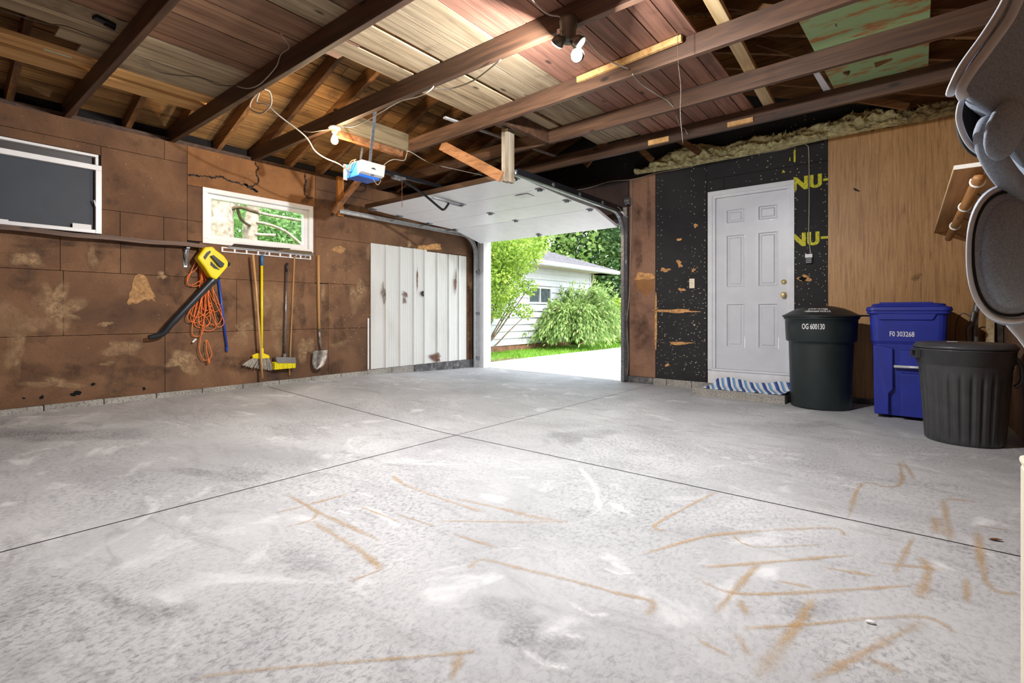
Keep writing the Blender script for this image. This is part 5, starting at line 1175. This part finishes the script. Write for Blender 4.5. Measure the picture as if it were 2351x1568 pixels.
# tall shrub at the left of the opening
tb_ = onZ(1085, 823, -.02); rd = random.Random(41)
s1o = thing('tall_shrub', 'tall bright green shrub left of the house with bare lower stems', 'shrub', tb_)
st = MB(); lf = MB()
for tip in ((1150,690),(1170,700),(1190,680),(1160,640),(1200,730),(1130,620),(1215,660),(1180,600)):
    q = onX(tip[0], tip[1], tb_.x + rd.uniform(-.3,.5)); pth = bezier([tb_, tb_.lerp(q, .35) + Vector((0,0,-.12)), tb_.lerp(q, .7) + Vector((0,0,-.05)), q], 5); st.tube(pth, [.022*(1-.7*i/len(pth)) for i in range(len(pth))], 6)
for px, py, r_, n in ((1150,600,.62,1500),(1185,585,.6,1300),(1125,650,.6,1300),(1165,655,.42,650),(1140,560,.7,1500),(1200,560,.5,700),(1215,560,.5,500),(1120,700,.4,420),(1205,715,.22,140),(1155,705,.35,300),(1215,660,.22,160),(1110,600,.7,1300)):
    leaves(lf, onX(px, py, tb_.x + rd.uniform(-.1,.4)), (r_, r_, r_*.85), int(n*1.6), .06, rd, .36, .2)
lf.build('foliage', 'leaf_bright', s1o); st.build('stems', 'stem', s1o)
b4 = onZ(1440, 790, -.02); rd = random.Random(43)
s4o = thing('low_shrub', 'sunlit yellow-green shrub behind the arching one', 'shrub', b4)
lf = MB(); 
for dx, dy, r_ in ((0,0,.8),(.5,.6,.8),(-.6,.8,.8)): leaves(lf, b4 + Vector((dx, dy, .75)), (r_, r_, r_*.95), 1500, .1, rd, .3, .3)
lf.build('foliage', 'leaf_bright', s4o); MB().tube([b4, b4 + Vector((0,0,.8))], .03, 6).build('stem', 'stem', s4o)
def tree(name, base, trunk_h, tr, crowns, label, m, size, seed, n, group=None):
    rd = random.Random(seed); o = thing(name, label, 'tree', base, group); base = Vector(base)
    MB().tube(bezier([base, base + Vector((.05,.1,trunk_h*.5)), base + Vector((.1,.0,trunk_h))], 5), [tr*(1-.04*i) for i in range(11)], 10).build('trunk', 'bark_outside', o, smooth=True)
    lf = MB()
    for cx2, cy2, cz2, r_ in crowns: leaves(lf, base + Vector((cx2, cy2, cz2)), (r_, r_, r_*.9), n, size, rd, .42, .72)
    lf.build('crown', m, o); return o
tree('background_tree', (-9.5, 22, -.06), 4, .22, [(0,0,3.2,3.2),(2.5,-1,2.6,2.4),(-2.5,.5,3.5,2.8),(.5,0,5.6,3.0),(1.5,-1.5,.9,1.6)], 'dark leafy tree behind the house roof', 'leaf_dark', .16, 51, 9000, 'trees beyond the house')
tree('background_tree', (-5.2, 25, -.06), 4, .22, [(0,0,3.4,3.4),(2.5,0,2.4,2.6),(-2.2,-1,2.2,2.4),(0,0,6.0,3.2),(0,-2,1.0,1.8)], 'dark leafy tree seen at the right of the garage opening', 'leaf_dark', .16, 52, 9000, 'trees beyond the house')
tree('background_tree', (-15.5, 19, -.06), 5, .25, [(0,0,4.2,3.6),(2.5,1,3.6,3.0),(-2,1,5,3.0),(1,0,7,3)], 'paler leafy tree above the ridge of the house', 'leaf_mid', .23, 53, 4200, 'trees beyond the house')
tree('background_tree', (-1.0, 30, -.06), 5, .25, [(0,0,3.8,3.8),(-2.5,0,3.0,3.2),(1,0,7,3.6)], 'distant tree hidden mostly by the right jamb', 'leaf_dark', .3, 54, 2000, 'trees beyond the house')
# trees outside the side window
def trunk(mb, px, X, r0, r1):
    P_ = [onX(x, y, X) for x, y in px]; P_ = [Vector((P_[0].x, P_[0].y, -.06))] + P_ + [P_[-1] + (P_[-1]-P_[-2])*3]; Q = bezier(P_, 6); mb.tube(Q, [r0 + (r1-r0)*i/len(Q) for i in range(len(Q))], 14)
wa = thing('window_tree', 'broad grey forked trunk seen at the left of the window', 'tree', (-9.0, 3.45, -.06))
mb = MB(); trunk(mb, [(508,546),(508,500),(503,452)], -9.0, .20, .15); trunk(mb, [(508,546),(513,505),(531,452)], -9.05, .15, .10)
mb.build('trunk', 'bark_outside', wa, smooth=True)
mb = MB(); mb.tube(bezier([onX(515,494,-8.95), onX(535,478,-8.95), onX(555,476,-8.9), onX(572,482,-8.8), onX(592,488,-8.8)], 5), .03, 8); mb.tube(bezier([onX(545,478,-8.95), onX(552,500,-9.0), onX(565,513,-9.1), onX(580,520,-9.3)], 5), .025, 8); mb.build('branch', 'stem', wa, smooth=True)
wb = thing('window_tree', 'slimmer smooth trunk in the middle of the window view', 'tree', (-9.3, 4.1, -.06))
mb = MB(); trunk(mb, [(574,556),(578,510),(583,466)], -9.3, .13, .10); mb.build('trunk', 'bark_outside', wb, smooth=True)
mb = MB()
for l in ([(590,487),(620,494),(655,500),(700,508)], [(588,510),(612,514),(640,524),(662,536),(690,560),(700,570)], [(584,537),(605,539),(632,540)]): mb.tube(bezier([onX(x, y, -9.2) for x, y in l], 5), .028, 7)
mb.build('branch', 'bark_outside', wb, smooth=True)
rd = random.Random(61); lf = MB()
for px, py, X, r_, n in ((560,500,-11,.8,900),(620,480,-11,.9,1000),(680,500,-11,.9,1000),(650,540,-10.5,.7,700),(600,550,-11,.8,900),(690,550,-11,.9,900),(540,540,-11,.8,800),(640,470,-12,1.2,1200)):
    leaves(lf, onX(px, py, X), (r_, r_, r_*.7), n, .12, rd, .2, .2, .2)
lf.build('foliage', 'leaf_ever', wb)
for i, (y, z, X) in enumerate(((3.0,2.5,-15),(5.0,2.4,-16),(7.0,2.6,-16.5),(9.2,2.6,-17))):
    tree('side_tree', (X, y, -.06), 2.2, .16, [(0,0,2.0,1.9),(.3,.2,3.6,1.8),(-.2,-.3,.9,1.3)], ('green tree farthest left beyond the side window','leafy green tree second from the left beyond the side window','leafy green tree third from the left beyond the side window','green tree farthest right beyond the side window')[i], 'leaf_bright' if i % 2 == 0 else 'leaf_ever', .17, 71+i, 1500, 'trees beyond the side window')
